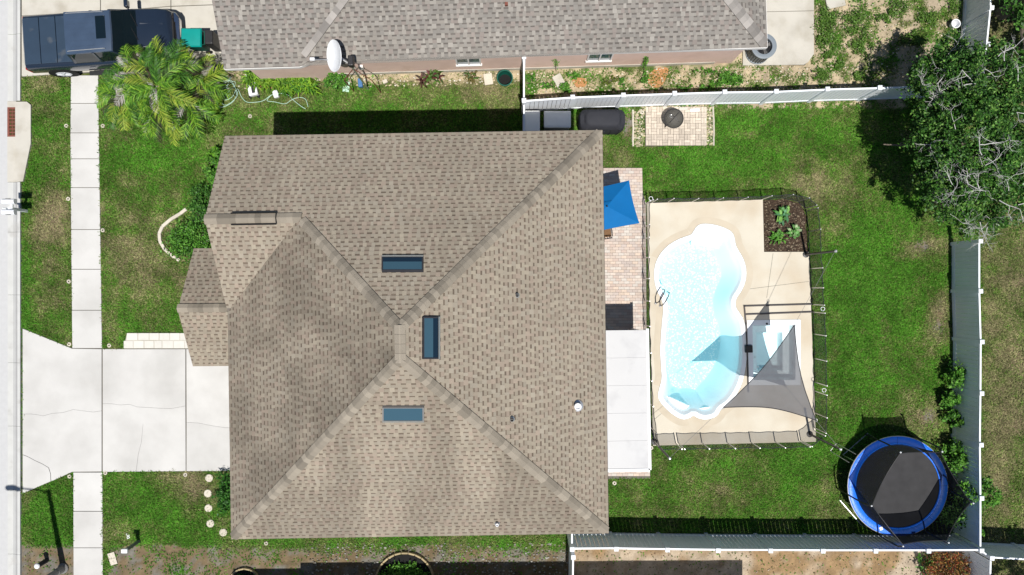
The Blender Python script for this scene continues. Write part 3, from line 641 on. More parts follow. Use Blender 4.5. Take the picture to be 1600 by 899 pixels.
# dark ridge vent strip with open ends on the gable ridge
mb = MB()
za = gr_z + .05; u0, u1 = -UW + .72, -UW + 1.95
for s in (-1, 1): mb.add([L3(u0, gv + s * .14, za - .075), L3(u1, gv + s * .14, za - .075), L3(u1, gv + s * .175, za - .1), L3(u0, gv + s * .175, za - .1), L3(u0, gv + s * .14, za - .02), L3(u1, gv + s * .14, za - .02), L3(u1, gv + s * .175, za - .03), L3(u0, gv + s * .175, za - .03)], [(0, 1, 5, 4), (1, 2, 6, 5), (2, 3, 7, 6), (3, 0, 4, 7), (4, 5, 6, 7)])
mb.add([L3(u1, gv - .17, za - .03), L3(u1, gv + .17, za - .03), L3(u1 + .03, gv + .17, za - .03), L3(u1 + .03, gv - .17, za - .03), L3(u1, gv, za + .02), L3(u1 + .03, gv, za + .02)], [(0, 3, 5, 4), (4, 5, 2, 1)])
mb.obj('ridge_vent', M['black'], roof)

# ---------------------------------------------------------------- pink neighbour house
NA = R(1.75); NO = P(349, 100, 2.9); NT = .5; NLEN, NRUN = 18.35, 5.6
def N2(u, v): return (NO.x + u * math.cos(NA) - v * math.sin(NA), NO.y + u * math.sin(NA) + v * math.cos(NA))
def N3(u, v, z): return (*N2(u, v), z)
NU = (math.cos(NA), math.sin(NA)); NV = (-math.sin(NA), math.cos(NA))
nh = thing('house', (*N2(9, 5.6), 0), 'pink stucco single storey house with grey shingle roof along the top edge', 'house')
ze, zr = 2.9, 2.9 + NT * NRUN; kk = lambda u, v, z: N3(u, v, z - und)
ext = .15; eu = 2.55
pl = [[kk(0, -ext, ze - ext * NT), kk(eu, -ext, ze - ext * NT), kk(eu + .5, 0, ze), kk(NLEN, 0, ze), kk(NLEN - NRUN, NRUN, zr), kk(0, NRUN, zr)],
      [kk(0, NRUN, zr), kk(NLEN - NRUN, NRUN, zr), kk(NLEN, 2 * NRUN, ze), kk(0, 2 * NRUN, ze)], [kk(NLEN, 0, ze), kk(NLEN, 2 * NRUN, ze), kk(NLEN - NRUN, NRUN, zr)], [kk(0, 0, ze), kk(0, NRUN, zr), kk(0, 2 * NRUN, ze)]]
mb = rmesh(pl); edge = [(0, -ext, ze - ext * NT), (eu, -ext, ze - ext * NT), (eu + .5, 0, ze), (NLEN, 0, ze), (NLEN, 2 * NRUN, ze), (0, 2 * NRUN, ze)]
mb.add([N3(a, b, c - .18) for a, b, c in edge], [tuple(range(6))]); nroof = mb.obj('roof', M['roofdeck'], nh)
mb = MB()
for i in range(6):
    a, b = edge[i], edge[(i + 1) % 6]; d = Vector((b[0] - a[0], b[1] - a[1])).normalized(); o_ = (d.y * .02, -d.x * .02)
    mb.loft([[N3(q[0] + o_[0] * s, q[1] + o_[1] * s, q[2] + dz) for s, dz in ((0, -.19), (1, -.19), (1, -.012), (0, -.012))] for q in (a, b)], True, True)
mb.obj('fascia', M['trim'], nroof)
PALN = [(.235, .217, .196), (.218, .204, .186), (.25, .23, .206), (.23, .201, .182), (.21, .196, .178), (.285, .266, .24)]; DKN = (.13, .117, .106)
nd_ = lambda a, d: 1.
mb = MB(); shingle_rows(mb, N2(0, 0), NU, NV, ze, NT, NRUN, lambda d: 0., lambda d: NLEN - d if d > -.01 else eu, PALN, DKN, .155, -.155 * .894, nd_, (.1, .17), (.07, .16))
mb.obj('shingles', M['shingle'], nroof)['kind'] = 'stuff'
mb = MB(); shingle_rows(mb, N2(NLEN, 0), NV, neg(NU), ze, NT, NRUN, lambda d: d, lambda d: 2 * NRUN - d, PALN, DKN, .155, 0, nd_, (.1, .17), (.07, .16))
mb.obj('shingles', M['shingle'], nroof)['kind'] = 'stuff'
mb = MB(); shingle_rows(mb, N2(NLEN, 2 * NRUN), neg(NU), neg(NV), ze, NT, NRUN, lambda d: d, lambda d: NLEN, PALN, DKN, .155, 0, nd_)
mb.obj('shingles', M['shingle'], nroof)['kind'] = 'stuff'
capn = cap_mesh(M['capn'], .36, .05); capf = cap_mesh(M['capn'], .24, .01)
caps(nroof, capn, N3(NLEN, 0, ze), N3(NLEN - NRUN, NRUN, zr), .2); caps(nroof, capf, N3(eu + .1, .06, ze + .06), N3(eu + NRUN, NRUN - .1, zr - .01), .2)
caps(nroof, capn, N3(0, NRUN, zr), N3(NLEN - NRUN, NRUN, zr), .2)
ov = .26; MB().prism([N2(.5, ov), N2(NLEN - .45, ov), N2(NLEN - .45, 2 * NRUN - ov), N2(.5, 2 * NRUN - ov)], -.1, ze - .2).obj('wall', M['pink'], nh)
MB().prism([N2(.5, ov - .15), N2(eu + .1, ov - .15), N2(eu + .5, ov - .002), N2(.5, ov - .002)], -.1, ze - .2).obj('wall_bay', M['pink'], nh)
MB().add([N3(.5, .8, ze - .3), N3(.5, NRUN, zr - .35), N3(.5, 2 * NRUN - .8, ze - .3), N3(.7, .8, ze - .3), N3(.7, NRUN, zr - .35), N3(.7, 2 * NRUN - .8, ze - .3)], [(0, 1, 2), (0, 3, 4, 1), (1, 4, 5, 2)]).obj('gable', M['pink'], nh)
MB().box((*N2(9, ov - .012), .12), (16.5, .02, .26), NA).obj('plinth', M['oldconc'], nh)
for px in (733, 936):
    x = P(px, 100, 1.1).x; u = (x - NO.x) / NU[0]; f = MB()
    for (a, b, c, d, e_) in ((0, ov - .03, 1.0, .94, .09), (0, ov - .03, 2.08, .9, .07)): f.box((*N2(u + a, b), c), (d, .12, e_), NA)
    for s in (-.42, .42, 0): f.box((*N2(u + s, ov - .02), 1.54), (.05, .08, 1.01), NA)
    f = f.obj('window', M['trim'], nh)
    for s in (-.21, .21): MB().box((*N2(u + s, ov - .005), 1.54), (.36, .03, 1.0), NA).obj('pane', M['glass'], f)
c = N2(9.6, 1.45); MB().box((*c, ze + NT * 1.45 + .06), (.1, .1, .16), NA).obj('roof_vent', M['rust'], nh)
c = N2(4.35, ov - .06); MB().box((*c, 1.2), (.16, .1, .3), NA).obj('meter_box', M['trim'], nh); MB().box((*N2(4.1, ov - .05), 1.2), (.07, .06, .22), NA).obj('conduit_box', M['trim'], nh)

# ---------------------------------------------------------------- house to the south, whose eaves shade the bottom edge
sh = thing('house', (.4, -16, 0), 'shaded neighbouring house just below the bottom edge casting a long shadow', 'house')
def S3(x, y, z): return (x, y + .006 * x, z)
ey = -11.13; mb = MB()
mb.add([S3(-7.7, ey, 2.9), S3(8.75, ey, 2.9), S3(8.75, ey - 10, 2.9), S3(-7.7, ey - 10, 2.9), S3(-2.7, ey - 5, 5.6), S3(3.75, ey - 5, 5.6)], [(0, 4, 5, 1), (1, 5, 2), (2, 5, 4, 3), (3, 4, 0), (0, 1, 2, 3)])
mb.add([S3(-10.2, ey - .2, 2.88), S3(-7.69, ey - .2, 2.88), S3(-7.69, ey - 8, 2.88), S3(-10.2, ey - 8, 2.88), S3(-9, ey - 4, 4.5), S3(-7.69, ey - 4, 4.5)], [(0, 4, 5, 1), (2, 5, 4, 3), (3, 4, 0), (0, 1, 2, 3)])
mb.obj('roof', M['roofdeck'], sh)
MB().box((.5, ey - 5.05, 1.4), (15.4, 9.2, 2.8)).box((-8.3, ey - 4.1, 1.38), (2.6, 7, 2.76)).obj('wall', M['stucco'], sh)

# ---------------------------------------------------------------- white vinyl fences
FH = 1.83
POST = mesh_of(MB().box((0, 0, .95), (.125, .125, 1.9)), 'post', M['vinyl'])
CAPM = mesh_of(MB().box((0, 0, .015), (.15, .15, .03)).loft([[(-.07, -.07, .03), (.07, -.07, .03), (.07, .07, .03), (-.07, .07, .03)], [(-.01, -.01, .07), (.01, -.01, .07), (.01, .01, .07), (-.01, .01, .07)]]), 'cap', M['vinyl'])
PICK = mesh_of(MB().box((0, 0, .9), (.140, .022, 1.6)).box((.0705, 0, .9), (.005, .012, 1.59)), 'picket', M['vinyl'])
RAILC = {}
def fence(pts, label, h0=True, h1=True, group='white vinyl privacy fences around the yards'):
    pts = [Vector((p[0], p[1], 0)) for p in pts]; f = thing('fence', pts[0], label, 'fence', group)
    for i, p in enumerate(pts):
        if (i == 0 and not h0) or (i == len(pts) - 1 and not h1): continue
        d = (pts[min(i + 1, len(pts) - 1)] - pts[max(i - 1, 0)]); a = math.atan2(d.y, d.x); po = inst('post', POST, f, p, (0, 0, a))
        c = bpy.data.objects.new('cap', CAPM); COL.objects.link(c); c.parent = po; c.location = (0, 0, 1.9)
    for p, q in zip(pts[:-1], pts[1:]):
        d = q - p; L = d.length; a = math.atan2(d.y, d.x); u = d.normalized(); rl = round(L - .125, 3)
        if rl < .1: continue
        if rl not in RAILC: RAILC[rl] = (mesh_of(MB().box((0, 0, 0), (rl, .055, .13)).box((0, 0, -.067), (rl, .04, .006)), 'rail', M['vinyl']), mesh_of(MB().box((0, 0, 0), (rl, .05, .16)), 'rail', M['vinyl']))
        inst('rail', RAILC[rl][0], f, (p + q) / 2 + Vector((0, 0, FH - .065)), (0, 0, a)); inst('rail', RAILC[rl][1], f, (p + q) / 2 + Vector((0, 0, .12)), (0, 0, a))
        n = max(1, int((rl) / .146)); s = rl / n
        for k in range(n): inst('picket', PICK, f, p + u * (.0625 + (k + .5) * s) + Vector((0, 0, .03)), (0, 0, a))
    return f
north = [(.42, 6.53), (2.12, 6.65), (3.89, 6.72), (5.68, 6.78), (7.43, 6.83), (9.23, 6.85), (11.02, 6.93), (12.85, 6.98), (14.6, 7.05), (16.5, 7.1)]
fence(north, 'sunlit white vinyl fence between the pink house and the fire pit')
fence([(.42, 8.06), (.42, 6.6)], 'short white fence panel joining the pink house wall', True, False)
fence([(.42, 6.46), (.42, 4.2)], 'short white fence panel beside the grey storage boxes', False, False)
south = [(2.1, -9.14), (3.64, -9.13), (5.43, -9.16), (7.2, -9.18), (9.03, -9.19), (10.86, -9.2), (12.7, -9.2), (14.55, -9.2), (16.4, -9.19)]
fence(south, 'long shaded white vinyl fence along the bottom of the back yard behind the trampoline')
fence([(2.1, -9.02), (2.1, -6.9)], 'white fence return running under the house eave', False, False)
fence([(2.14, -9.42), (2.12, -11.0)], 'white fence return below the bottom corner of the house')
fence([(16.36, 1.62), (16.36, -.13), (16.41, -1.9), (16.40, -3.7), (16.38, -5.5), (16.4, -7.36), (16.4, -9.13)], 'long bluish shaded white fence along the right side of the lawn', True, False)
fence([(16.5, 7.16), (16.62, 8.5), (16.75, 9.77), (16.83, 11.5)], 'shaded white fence in the top right behind the leafy tree', False, True)
fence([(16.76, -9.45), (18.6, -9.55), (20.4, -9.6)], 'white fence continuing past the bottom right corner')
fence([(16.76, -9.52), (16.72, -11.2)], 'white fence panel running off the bottom right corner beside red leaved shrub', False, True)
MB().tube([(16.46, -9.23, 1.7), (16.7, -9.4, 1.7)], .03, 5).tube([(16.46, -9.23, .3), (16.7, -9.4, .3)], .03, 5).obj('fence_link', M['vinyl'])
tag(bpy.data.objects['fence_link'], 'short white rail bridging two fence corner posts at bottom right', 'fence rail')

# ---------------------------------------------------------------- pool, spa and deck
POOL = [(1083, 361), (1087, 354), (1094, 350), (1105, 349.5), (1120, 352), (1134, 357), (1144, 363), (1147.5, 372), (1149, 383), (1153, 391), (1160, 402), (1165, 416), (1166, 431), (1163, 445), (1157, 457), (1151, 465), (1148.5, 473), (1149.5, 481), (1155, 489), (1161, 498), (1165, 515), (1166.5, 540),
        (1166, 565), (1162, 590), (1154, 611), (1143, 627), (1134, 635), (1126, 640), (1121, 649), (1113, 654), (1101, 656), (1090, 654), (1083, 649), (1076, 654), (1066, 656), (1054, 650.5), (1042, 641), (1031, 629), (1026.5, 619), (1029, 607), (1033.5, 592), (1032, 572), (1030.5, 548), (1032, 522), (1034, 498), (1036, 480), (1033, 468), (1025, 454), (1021, 437), (1021.5, 417), (1028, 400), (1040, 385.5), (1056, 375), (1072, 369), (1079, 367)]
def smooth_loop(p, k=2):
    for _ in range(k):
        q = []
        for i in range(len(p)):
            a, b = Vector(p[i]), Vector(p[(i + 1) % len(p)]); q += [tuple(a * .75 + b * .25), tuple(a * .25 + b * .75)]
        p = q
    return p
pool_o = smooth_loop(path(*POOL), 1)
A_ = sum(pool_o[i][0] * pool_o[(i + 1) % len(pool_o)][1] - pool_o[(i + 1) % len(pool_o)][0] * pool_o[i][1] for i in range(len(pool_o)))
if A_ < 0: pool_o = pool_o[::-1]
SPA = path((1166, 500), (1250, 499), (1250, 602), (1168, 602)); SPA = SPA[::-1]
def ring_surface(mb, outer, holes, z):
    L = [[Vector((p[0], p[1], 0)) for p in outer]] + [[Vector((p[0], p[1], 0)) for p in h] for h in holes]
    t = tessellate_polygon(L); vs = [(v.x, v.y, z) for l in L for v in l]; fs = []
    for f in t:
        a, b, c = (Vector(vs[i]) for i in f)
        fs.append(tuple(f) if (b - a).cross(c - a).z > 0 else tuple(f)[::-1])
    mb.add(vs, fs)
ZD = .07
deck = thing('pool_deck', G(1140, 560, 0), None, None); deck['kind'] = 'structure'; deck['label'] = 'tan coated concrete deck around the pool and spa'
band = inset(pool_o, -.26); 
mb = MB(); ring_surface(mb, DECK, [pool_o, SPA], ZD)
for i in range(len(DECK)):
    a, b = DECK[i], DECK[(i + 1) % len(DECK)]; mb.quad((*a, -.1), (*b, -.1), (*b, ZD), (*a, ZD))
mb.obj('slab', M['deck'], deck)
mb = MB(); n = len(pool_o); bo = inset(pool_o, -.24)
okb = inpoly(np.array([p[0] for p in bo]), np.array([p[1] for p in bo]), inset(DECK, .05)) & ~inpoly(np.array([p[0] for p in bo]), np.array([p[1] for p in bo]), inset(SPA, -.02))
for i in range(n):
    j = (i + 1) % n
    if okb[i] and okb[j] and not (G(0, 500).y > pool_o[i][1] > G(0, 600).y and pool_o[i][0] > 7) and (Vector(bo[j]) - Vector(bo[i])).dot(Vector(pool_o[j]) - Vector(pool_o[i])) > 0 and math.hypot(pool_o[i][0] - G(1083, 0).x, pool_o[i][1] - G(0, 650).y) > .3: mb.quad((*pool_o[i], ZD + .004), (*pool_o[j], ZD + .004), (*bo[j], ZD + .004), (*bo[i], ZD + .004))
o = mb.obj('coping_band', M['coping'], deck)
# scored joints in the deck, and the sail rope's shadow painted as a line
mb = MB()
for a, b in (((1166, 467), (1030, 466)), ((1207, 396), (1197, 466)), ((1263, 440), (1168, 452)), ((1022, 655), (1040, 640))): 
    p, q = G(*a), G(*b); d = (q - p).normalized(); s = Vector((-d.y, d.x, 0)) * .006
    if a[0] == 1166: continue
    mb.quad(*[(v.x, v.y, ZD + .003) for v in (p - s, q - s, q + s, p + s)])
mb.obj('joint_and_rope_shadow', M['joint'], deck)
# pool shell
pool = thing('swimming_pool', G(1095, 500, 0), 'freeform swimming pool with white rim and clear turquoise water', 'swimming pool')
ri = inset(pool_o, .17); ri2 = inset(pool_o, .2)
def sloped(base, widths, it=5):
    a = np.array(base); nr = np.array(inset(base, .01)) - a; nr /= np.linalg.norm(nr, axis=1)[:, None]
    for _ in range(4): nr = (np.roll(nr, 1, 0) + nr + np.roll(nr, -1, 0)) / 3; nr /= np.linalg.norm(nr, axis=1)[:, None]
    q = a + nr * np.array(widths)[:, None]
    for _ in range(it): q = .25 * np.roll(q, 1, 0) + .5 * q + .25 * np.roll(q, -1, 0)
    return [tuple(p) for p in q]
def wdt(p, k):
    x, y = p[0] * 42 + 800, 449.5 - p[1] * 42
    s = float(sstep(560, 640, np.array(y))); e = float(sstep(1090, 1150, np.array(x))) * float(sstep(640, 590, np.array(y))); return .2 + k * (.12 + .62 * s + .34 * e)
in2 = sloped(pool_o, [wdt(p, .35) for p in pool_o], 3); in3 = sloped(pool_o, [wdt(p, .75) for p in pool_o], 6); fl = sloped(pool_o, [wdt(p, 1.) for p in pool_o], 8)
ytop, ybot = G(0, 352).y, G(0, 655).y
def depth(y): return -.85 - .5 * (ytop - y) / (ytop - ybot)
mb = MB(); rings = [[(*p, ZD - .03) for p in pool_o], [(*p, ZD + .02) for p in inset(pool_o, .012)], [(*p, ZD + .022) for p in ri], [(*p, ZD - .02) for p in ri2], [(*p, -.3) for p in in2], [(p[0], p[1], -.3 + (depth(p[1]) + .3) * .72) for p in in3], [(p[0], p[1], depth(p[1])) for p in fl]]
mb.loft(rings, True, False); mb.obj('shell', M['shell'], pool, smooth=True)
mfl = bpy.data.materials.new('pool_floor_speckle_and_caustics'); mfl.use_nodes = True; n_ = mfl.node_tree.nodes; l_ = mfl.node_tree.links
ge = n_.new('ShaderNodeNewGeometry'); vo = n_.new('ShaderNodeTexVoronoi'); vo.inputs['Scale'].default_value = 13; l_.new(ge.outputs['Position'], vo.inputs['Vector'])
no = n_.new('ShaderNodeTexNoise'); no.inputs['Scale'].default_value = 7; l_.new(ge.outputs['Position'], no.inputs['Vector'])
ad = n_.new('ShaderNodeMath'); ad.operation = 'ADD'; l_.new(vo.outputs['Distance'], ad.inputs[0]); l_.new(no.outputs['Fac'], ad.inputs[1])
cr = n_.new('ShaderNodeValToRGB'); cr.color_ramp.elements[0].position = .62; cr.color_ramp.elements[0].color = (.93, .93, .93, 1); cr.color_ramp.elements[1].position = 1.0; cr.color_ramp.elements[1].color = (.52, .74, .8, 1)  # speckled finish, with contrast raised to paint rippling caustic light
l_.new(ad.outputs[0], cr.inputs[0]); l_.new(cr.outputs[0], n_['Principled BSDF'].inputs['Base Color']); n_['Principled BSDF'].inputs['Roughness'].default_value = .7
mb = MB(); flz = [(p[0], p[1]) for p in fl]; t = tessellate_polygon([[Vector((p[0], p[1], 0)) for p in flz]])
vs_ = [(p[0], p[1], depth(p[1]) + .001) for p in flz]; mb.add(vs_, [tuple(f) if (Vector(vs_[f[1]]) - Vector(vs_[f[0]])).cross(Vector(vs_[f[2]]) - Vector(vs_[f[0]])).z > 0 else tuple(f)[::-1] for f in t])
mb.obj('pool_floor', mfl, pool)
def bench(poly, z, name): 
    p = path(*poly); mb = MB().prism(p, -1.7, z); return mb.obj(name, M['shell'], pool)
bench([(1035, 616), (1050, 622), (1082, 637), (1084, 644), (1075, 651), (1066, 653.5), (1054, 648), (1042, 638), (1031, 626)], -.2, 'bench')
bench([(1035, 617), (1050, 623), (1077, 636), (1072, 642), (1062, 643), (1050, 637), (1036, 624)], -.14, 'bench_pad')
bench([(1085, 641), (1123, 634), (1122, 646), (1112, 652), (1101, 653.5), (1092, 651), (1086, 647)], -.2, 'bench')
bench([(1089, 640), (1118, 635.5), (1116, 643), (1092, 645)], -.15, 'bench_pad')
for i, (sh_, z) in enumerate(((0, -.28), (6, -.45), (12, -.62))):
    bench([(1087, 357), (1095, 352), (1106, 351), (1120, 354), (1134, 359), (1143, 365), (1146, 374), (1147, 380 + sh_), (1130, 376 + sh_), (1108, 372 + sh_), (1086, 369 + sh_)], z, 'step')
def water_mat(name, dens, colr):
    m = bpy.data.materials.new(name); m.use_nodes = True; n = m.node_tree.nodes; l = m.node_tree.links; n.remove(n['Principled BSDF'])
    tr = n.new('ShaderNodeBsdfTransparent'); gl = n.new('ShaderNodeBsdfGlossy'); gl.inputs['Roughness'].default_value = .03; mx = n.new('ShaderNodeMixShader')
    fr = n.new('ShaderNodeFresnel'); fr.inputs['IOR'].default_value = 1.33; bp = n.new('ShaderNodeBump'); nz = n.new('ShaderNodeTexNoise'); nz.inputs['Scale'].default_value = 5; nz.inputs['Detail'].default_value = 3
    g = n.new('ShaderNodeNewGeometry'); l.new(g.outputs['Position'], nz.inputs['Vector']); bp.inputs['Strength'].default_value = .25; bp.inputs['Distance'].default_value = .03
    l.new(nz.outputs['Fac'], bp.inputs['Height']); l.new(bp.outputs[0], fr.inputs['Normal']); l.new(bp.outputs[0], gl.inputs['Normal'])
    l.new(fr.outputs[0], mx.inputs[0]); l.new(tr.outputs[0], mx.inputs[1]); l.new(gl.outputs[0], mx.inputs[2]); l.new(mx.outputs[0], n['Material Output'].inputs['Surface'])
    va = n.new('ShaderNodeVolumeAbsorption'); va.inputs['Color'].default_value = (*colr, 1); va.inputs['Density'].default_value = dens; l.new(va.outputs[0], n['Material Output'].inputs['Volume'])
    return m
M['water'] = water_mat('pool_water', .17, (.02, .88, .99))
mb = MB(); wo = inset(pool_o, .19); mb.prism(wo, -2.2, -.06); wfs = mb.f
mb.add([(p[0], p[1], -2.2) for p in wo], [tuple(range(len(wo)))[::-1]]); mb.obj('water', M['water'], pool)
# spa
spa = thing('spa', G(1208, 550, 0), 'square white rimmed spa beside the pool under the shade sail', 'spa')
sp = SPA; 
mb = MB(); rings = [[(*p, ZD - .03) for p in sp], [(*p, ZD + .025) for p in inset(sp, .012)], [(*p, ZD + .025) for p in inset(sp, .2)], [(*p, -.1) for p in inset(sp, .24)], [(*p, -.45) for p in inset(sp, .26)], [(*p, -.46) for p in inset(sp, .5)], [(*p, -.95) for p in inset(sp, .55)]]
mb.loft(rings, True, False); q = inset(sp, .55); mb.add([(*p, -.95) for p in q], [tuple(range(len(q)))]); mb.obj('shell', M['shell'], spa)
q = inset(sp, .22); mb = MB().prism(q, -1.1, -.05); mb.add([(*p, -1.1) for p in q], [tuple(range(len(q)))[::-1]]); mb.obj('water', M['water'], spa)
MB().lathe(G(1197, 506, ZD + .02), [(.04, 0), (.04, .02), (.02, .03)], 12).obj('air_button', M['blackpl'], spa)
for (a, b) in ((1185, 560), (1190, 575), (1214, 515), (1178, 530)): MB().lathe(G(a, b, -.45), [(.04, 0), (.04, .015), (.015, .02)], 10).obj('jet', M['whitemetal'], spa)
# pool ladder rails
lad = thing('pool_ladder', G(1032, 463, ZD), 'bent metal grab rail at the left edge of the pool', 'ladder')
for dx, dy in ((0, 0), (7, 4)):
    p = [G(1026 + dx, 470 + dy, ZD), G(1026 + dx, 470 + dy, ZD + .55)] if 0 else [G(1024 + dx, 474 + dy, ZD), G(1024.5 + dx, 472 + dy, ZD + .5), G(1027 + dx, 467 + dy, ZD + .68), G(1032 + dx, 458 + dy, ZD + .66), G(1035 + dx, 453 + dy, ZD + .4), G(1036 + dx, 452 + dy, -.1)]
    MB().tube(p, .021, 8).obj('rail', M['tube'], lad, smooth=True)
    MB().lathe(p[0], [(.05, 0), (.05, .012), (.025, .03)], 12).obj('flange', M['alu'], lad)
# mulch bed with bark chips
bed = thing('mulch_bed', G(1225, 355, 0), None, None); bed['kind'] = 'structure'; bed['label'] = 'dark bark mulch bed in the top corner of the pool deck'
mb = MB(); mb.col = (.05, .032, .02); mb.prism(inset(MULCH, .01), -.1, .02); mb.obj('soil', M['mulch'], bed)
mb = MB(); stones(mb, inset(MULCH, .04), 2600, .015, .04, [(.045, .03, .02), (.065, .042, .028), (.03, .02, .014), (.09, .06, .04), (.2, .16, .11)] , .01); mb.obj('chips', M['mulch'], bed)['kind'] = 'stuff'
# bronze tube frame and box by the spa
tf = thing('tube_frame', G(1165, 500, ZD), 'low dark metal tube frame lying between the pool and the spa', 'metal frame')
z = ZD + .06
for nm, pts in (('rail', [(1268, 475.5), (1162, 478.5)]), ('rail', [(1270, 487.5), (1164, 491.5)]), ('long_rail', [(1161.5, 478), (1164, 505), (1166, 545), (1168, 612)])):
    p = [G(a, b, z) for a, b in pts]; mb = MB()
    for a, b in zip(p[:-1], p[1:]): d = (b - a); mb.box((a + b) / 2, (d.length + .03, .045, .045), math.atan2(d.y, d.x))
    mb.obj(nm, M['tube'], tf)
MB().rbox(G(1168, 545, ZD + .09), (.27, .27, .12), .02, .03).obj('square_box', M['blackpl'], tf)

# ---------------------------------------------------------------- shade sail, posts and ropes
cA, cB, cC = P(1241, 508, 2.5), P(1130, 637, 2.65), P(1275, 657, 2.75)
sail = thing('shade_sail', ((cA + cB + cC) / 3).to_tuple()[:2] + (2.4,), 'grey triangular shade sail stretched over the spa corner', 'shade sail')
mb = MB(); N = 26; idx = {}; vs = []; cen = (cA + cB + cC) / 3
for i in range(N + 1):
    for j in range(N + 1 - i):
        k = N - i - j; a, b, c = i / N, j / N, k / N; p = cA * a + cB * b + cC * c
        e = 0.
        for (x, y, zc, amt) in ((a, b, c, .10), (b, c, a, .12), (c, a, b, .10)): p = p + (cen - p) * amt * 4 * x * y * (1 - zc) ** 3 * 1.6
        p = p + Vector((0, 0, -.22 * 27 * a * b * c * .4 + .012 * math.sin(26 * (b - a) + 9 * c) * c))
        idx[i, j] = len(vs); vs.append(tuple(p))
fs = []
for i in range(N):
    for j in range(N - i):
        fs.append((idx[i, j], idx[i + 1, j], idx[i, j + 1]))
        if j < N - i - 1: fs.append((idx[i + 1, j], idx[i + 1, j + 1], idx[i, j + 1]))
mb.add(vs, fs); so = mb.obj('cloth', M['sail'], sail, smooth=True)
for e in ([idx[i, 0] for i in range(N + 1)], [idx[0, j] for j in range(N + 1)], [idx[i, N - i] for i in range(N + 1)]):
    MB().tube([Vector(vs[q]) + Vector((0, 0, .006)) for q in e], .014, 5).obj('hem', M['cover'], so)
for c, s in ((cA, -1), (cB, -1), (cC, -1)): MB().tube([c + Vector((.05 * math.cos(t), .05 * math.sin(t), 0)) for t in np.linspace(0, 6.283, 10)], .008, 5).obj('corner_ring', M['alu'], so)
def sail_post(base, hgt, corner, label, lean=(0, 0)):
    b = G(*base, 0); t = b + Vector((lean[0], lean[1], hgt)); o = thing('sail_post', b, label, 'post', 'posts holding the shade sail')
    MB().tube([b, t], [.042, .038], 10).obj('pole', M['darkmetal'], o, smooth=True); MB().lathe(b, [(.12, ZD), (.12, ZD + .015), (.06, ZD + .03)], 12).obj('base_plate', M['darkmetal'], o)
    MB().lathe(t, [(.05, -.02), (.05, .01), (.02, .03)], 10).obj('cap', M['alu'], o)
    MB().tube([t + Vector((0, 0, -.08)), corner], .0055, 5).obj('rope', M['greybox'], o)
sail_post((1264, 678), 3.0, cC, 'dark sail post standing at the lower right corner of the pool deck')
sail_post((1258, 398), 2.95, cA, 'dark sail post beside the mulch bed')
sail_post((1022, 690), 3.1, cB, 'dark sail post at the lower left corner of the pool deck')

# ---------------------------------------------------------------- removable mesh pool fence
FPOST = mesh_of(MB().tube([(0, 0, 0), (0, 0, 1.26)], .019, 8), 'fence_post', M['alu'])
def pool_fence(pts, label, hooks=(), z=ZD):
    p3 = [G(a, b, 0) for a, b in pts]; f = thing('pool_fence', p3[0], label, 'pool fence', 'black mesh pool safety fence')
    for p in p3: inst('post', FPOST, f, p)
    for a, b in zip(p3[:-1], p3[1:]):
        L = (b - a).length
        if L < .36: continue
        mb = MB(); nx_, nz_ = 8, 5; d = (b - a).normalized(); nn = Vector((-d.y, d.x, 0)); sag = random.uniform(.01, .05); bel = random.uniform(-.05, .05); ph = random.uniform(0, 3); vs = []
        for i in range(nz_ + 1):
            for j in range(nx_ + 1):
                t = j / nx_; h = i / nz_; e = 4 * t * (1 - t)
                vs.append(tuple(a + (b - a) * t + nn * (bel * e * math.sin(3.1 * h) + .012 * math.sin(9 * t + ph)) + Vector((0, 0, .05 + h * (1.17 - sag * e)))))
        fs = [(i * (nx_ + 1) + j, i * (nx_ + 1) + j + 1, (i + 1) * (nx_ + 1) + j + 1, (i + 1) * (nx_ + 1) + j) for i in range(nz_) for j in range(nx_)]
        mb.add(vs, fs); pn = mb.obj('mesh_panel', M['netmesh'], f, smooth=True)
        MB().tube([Vector(vs[nz_ * (nx_ + 1) + j]) for j in range(nx_ + 1)], .013, 5).obj('top_binding', M['cover'], pn); MB().tube([Vector(vs[j]) for j in range(nx_ + 1)], .011, 5).obj('bottom_binding', M['cover'], pn)
    for (a, b) in hooks:
        c = G(a, b, 1.0); MB().tube([c + Vector((.07 * math.cos(t), .07 * math.sin(t), .02 * math.sin(2 * t))) for t in np.linspace(0, 6.283, 12)], .012, 5).obj('latch_ring', M['whitemetal'], f)
pool_fence([(1012, 318), (1018, 317), (1043, 316), (1080, 316), (1117, 315), (1154, 314), (1190, 312), (1222, 310), (1246, 315), (1257, 326)], 'black mesh pool fence along the upper edge of the deck', [(1010, 315)])
pool_fence([(1259, 330), (1263, 362), (1264, 397), (1266, 420), (1267, 450), (1268.5, 476), (1269.5, 488), (1271, 522), (1272, 560), (1272.5, 597), (1272.5, 611), (1272.5, 645), (1271, 668)], 'black mesh pool fence along the right edge of the deck', [(1270, 482), (1272, 605)])
pool_fence([(1270, 672), (1250, 688), (1247, 688.5), (1210, 690), (1172, 690.5), (1135, 691), (1096, 691.5), (1059, 692), (1055, 692), (1026, 693)], 'black mesh pool fence along the bottom edge of the deck')
pool_fence([(1007, 320), (1006.5, 355), (1006, 374), (1006, 404), (1006, 436), (1006.5, 470), (1007, 508), (1008.5, 548), (1010, 590), (1012, 628), (1017, 668), (1021, 688)], 'black mesh pool fence between the patio and the pool')

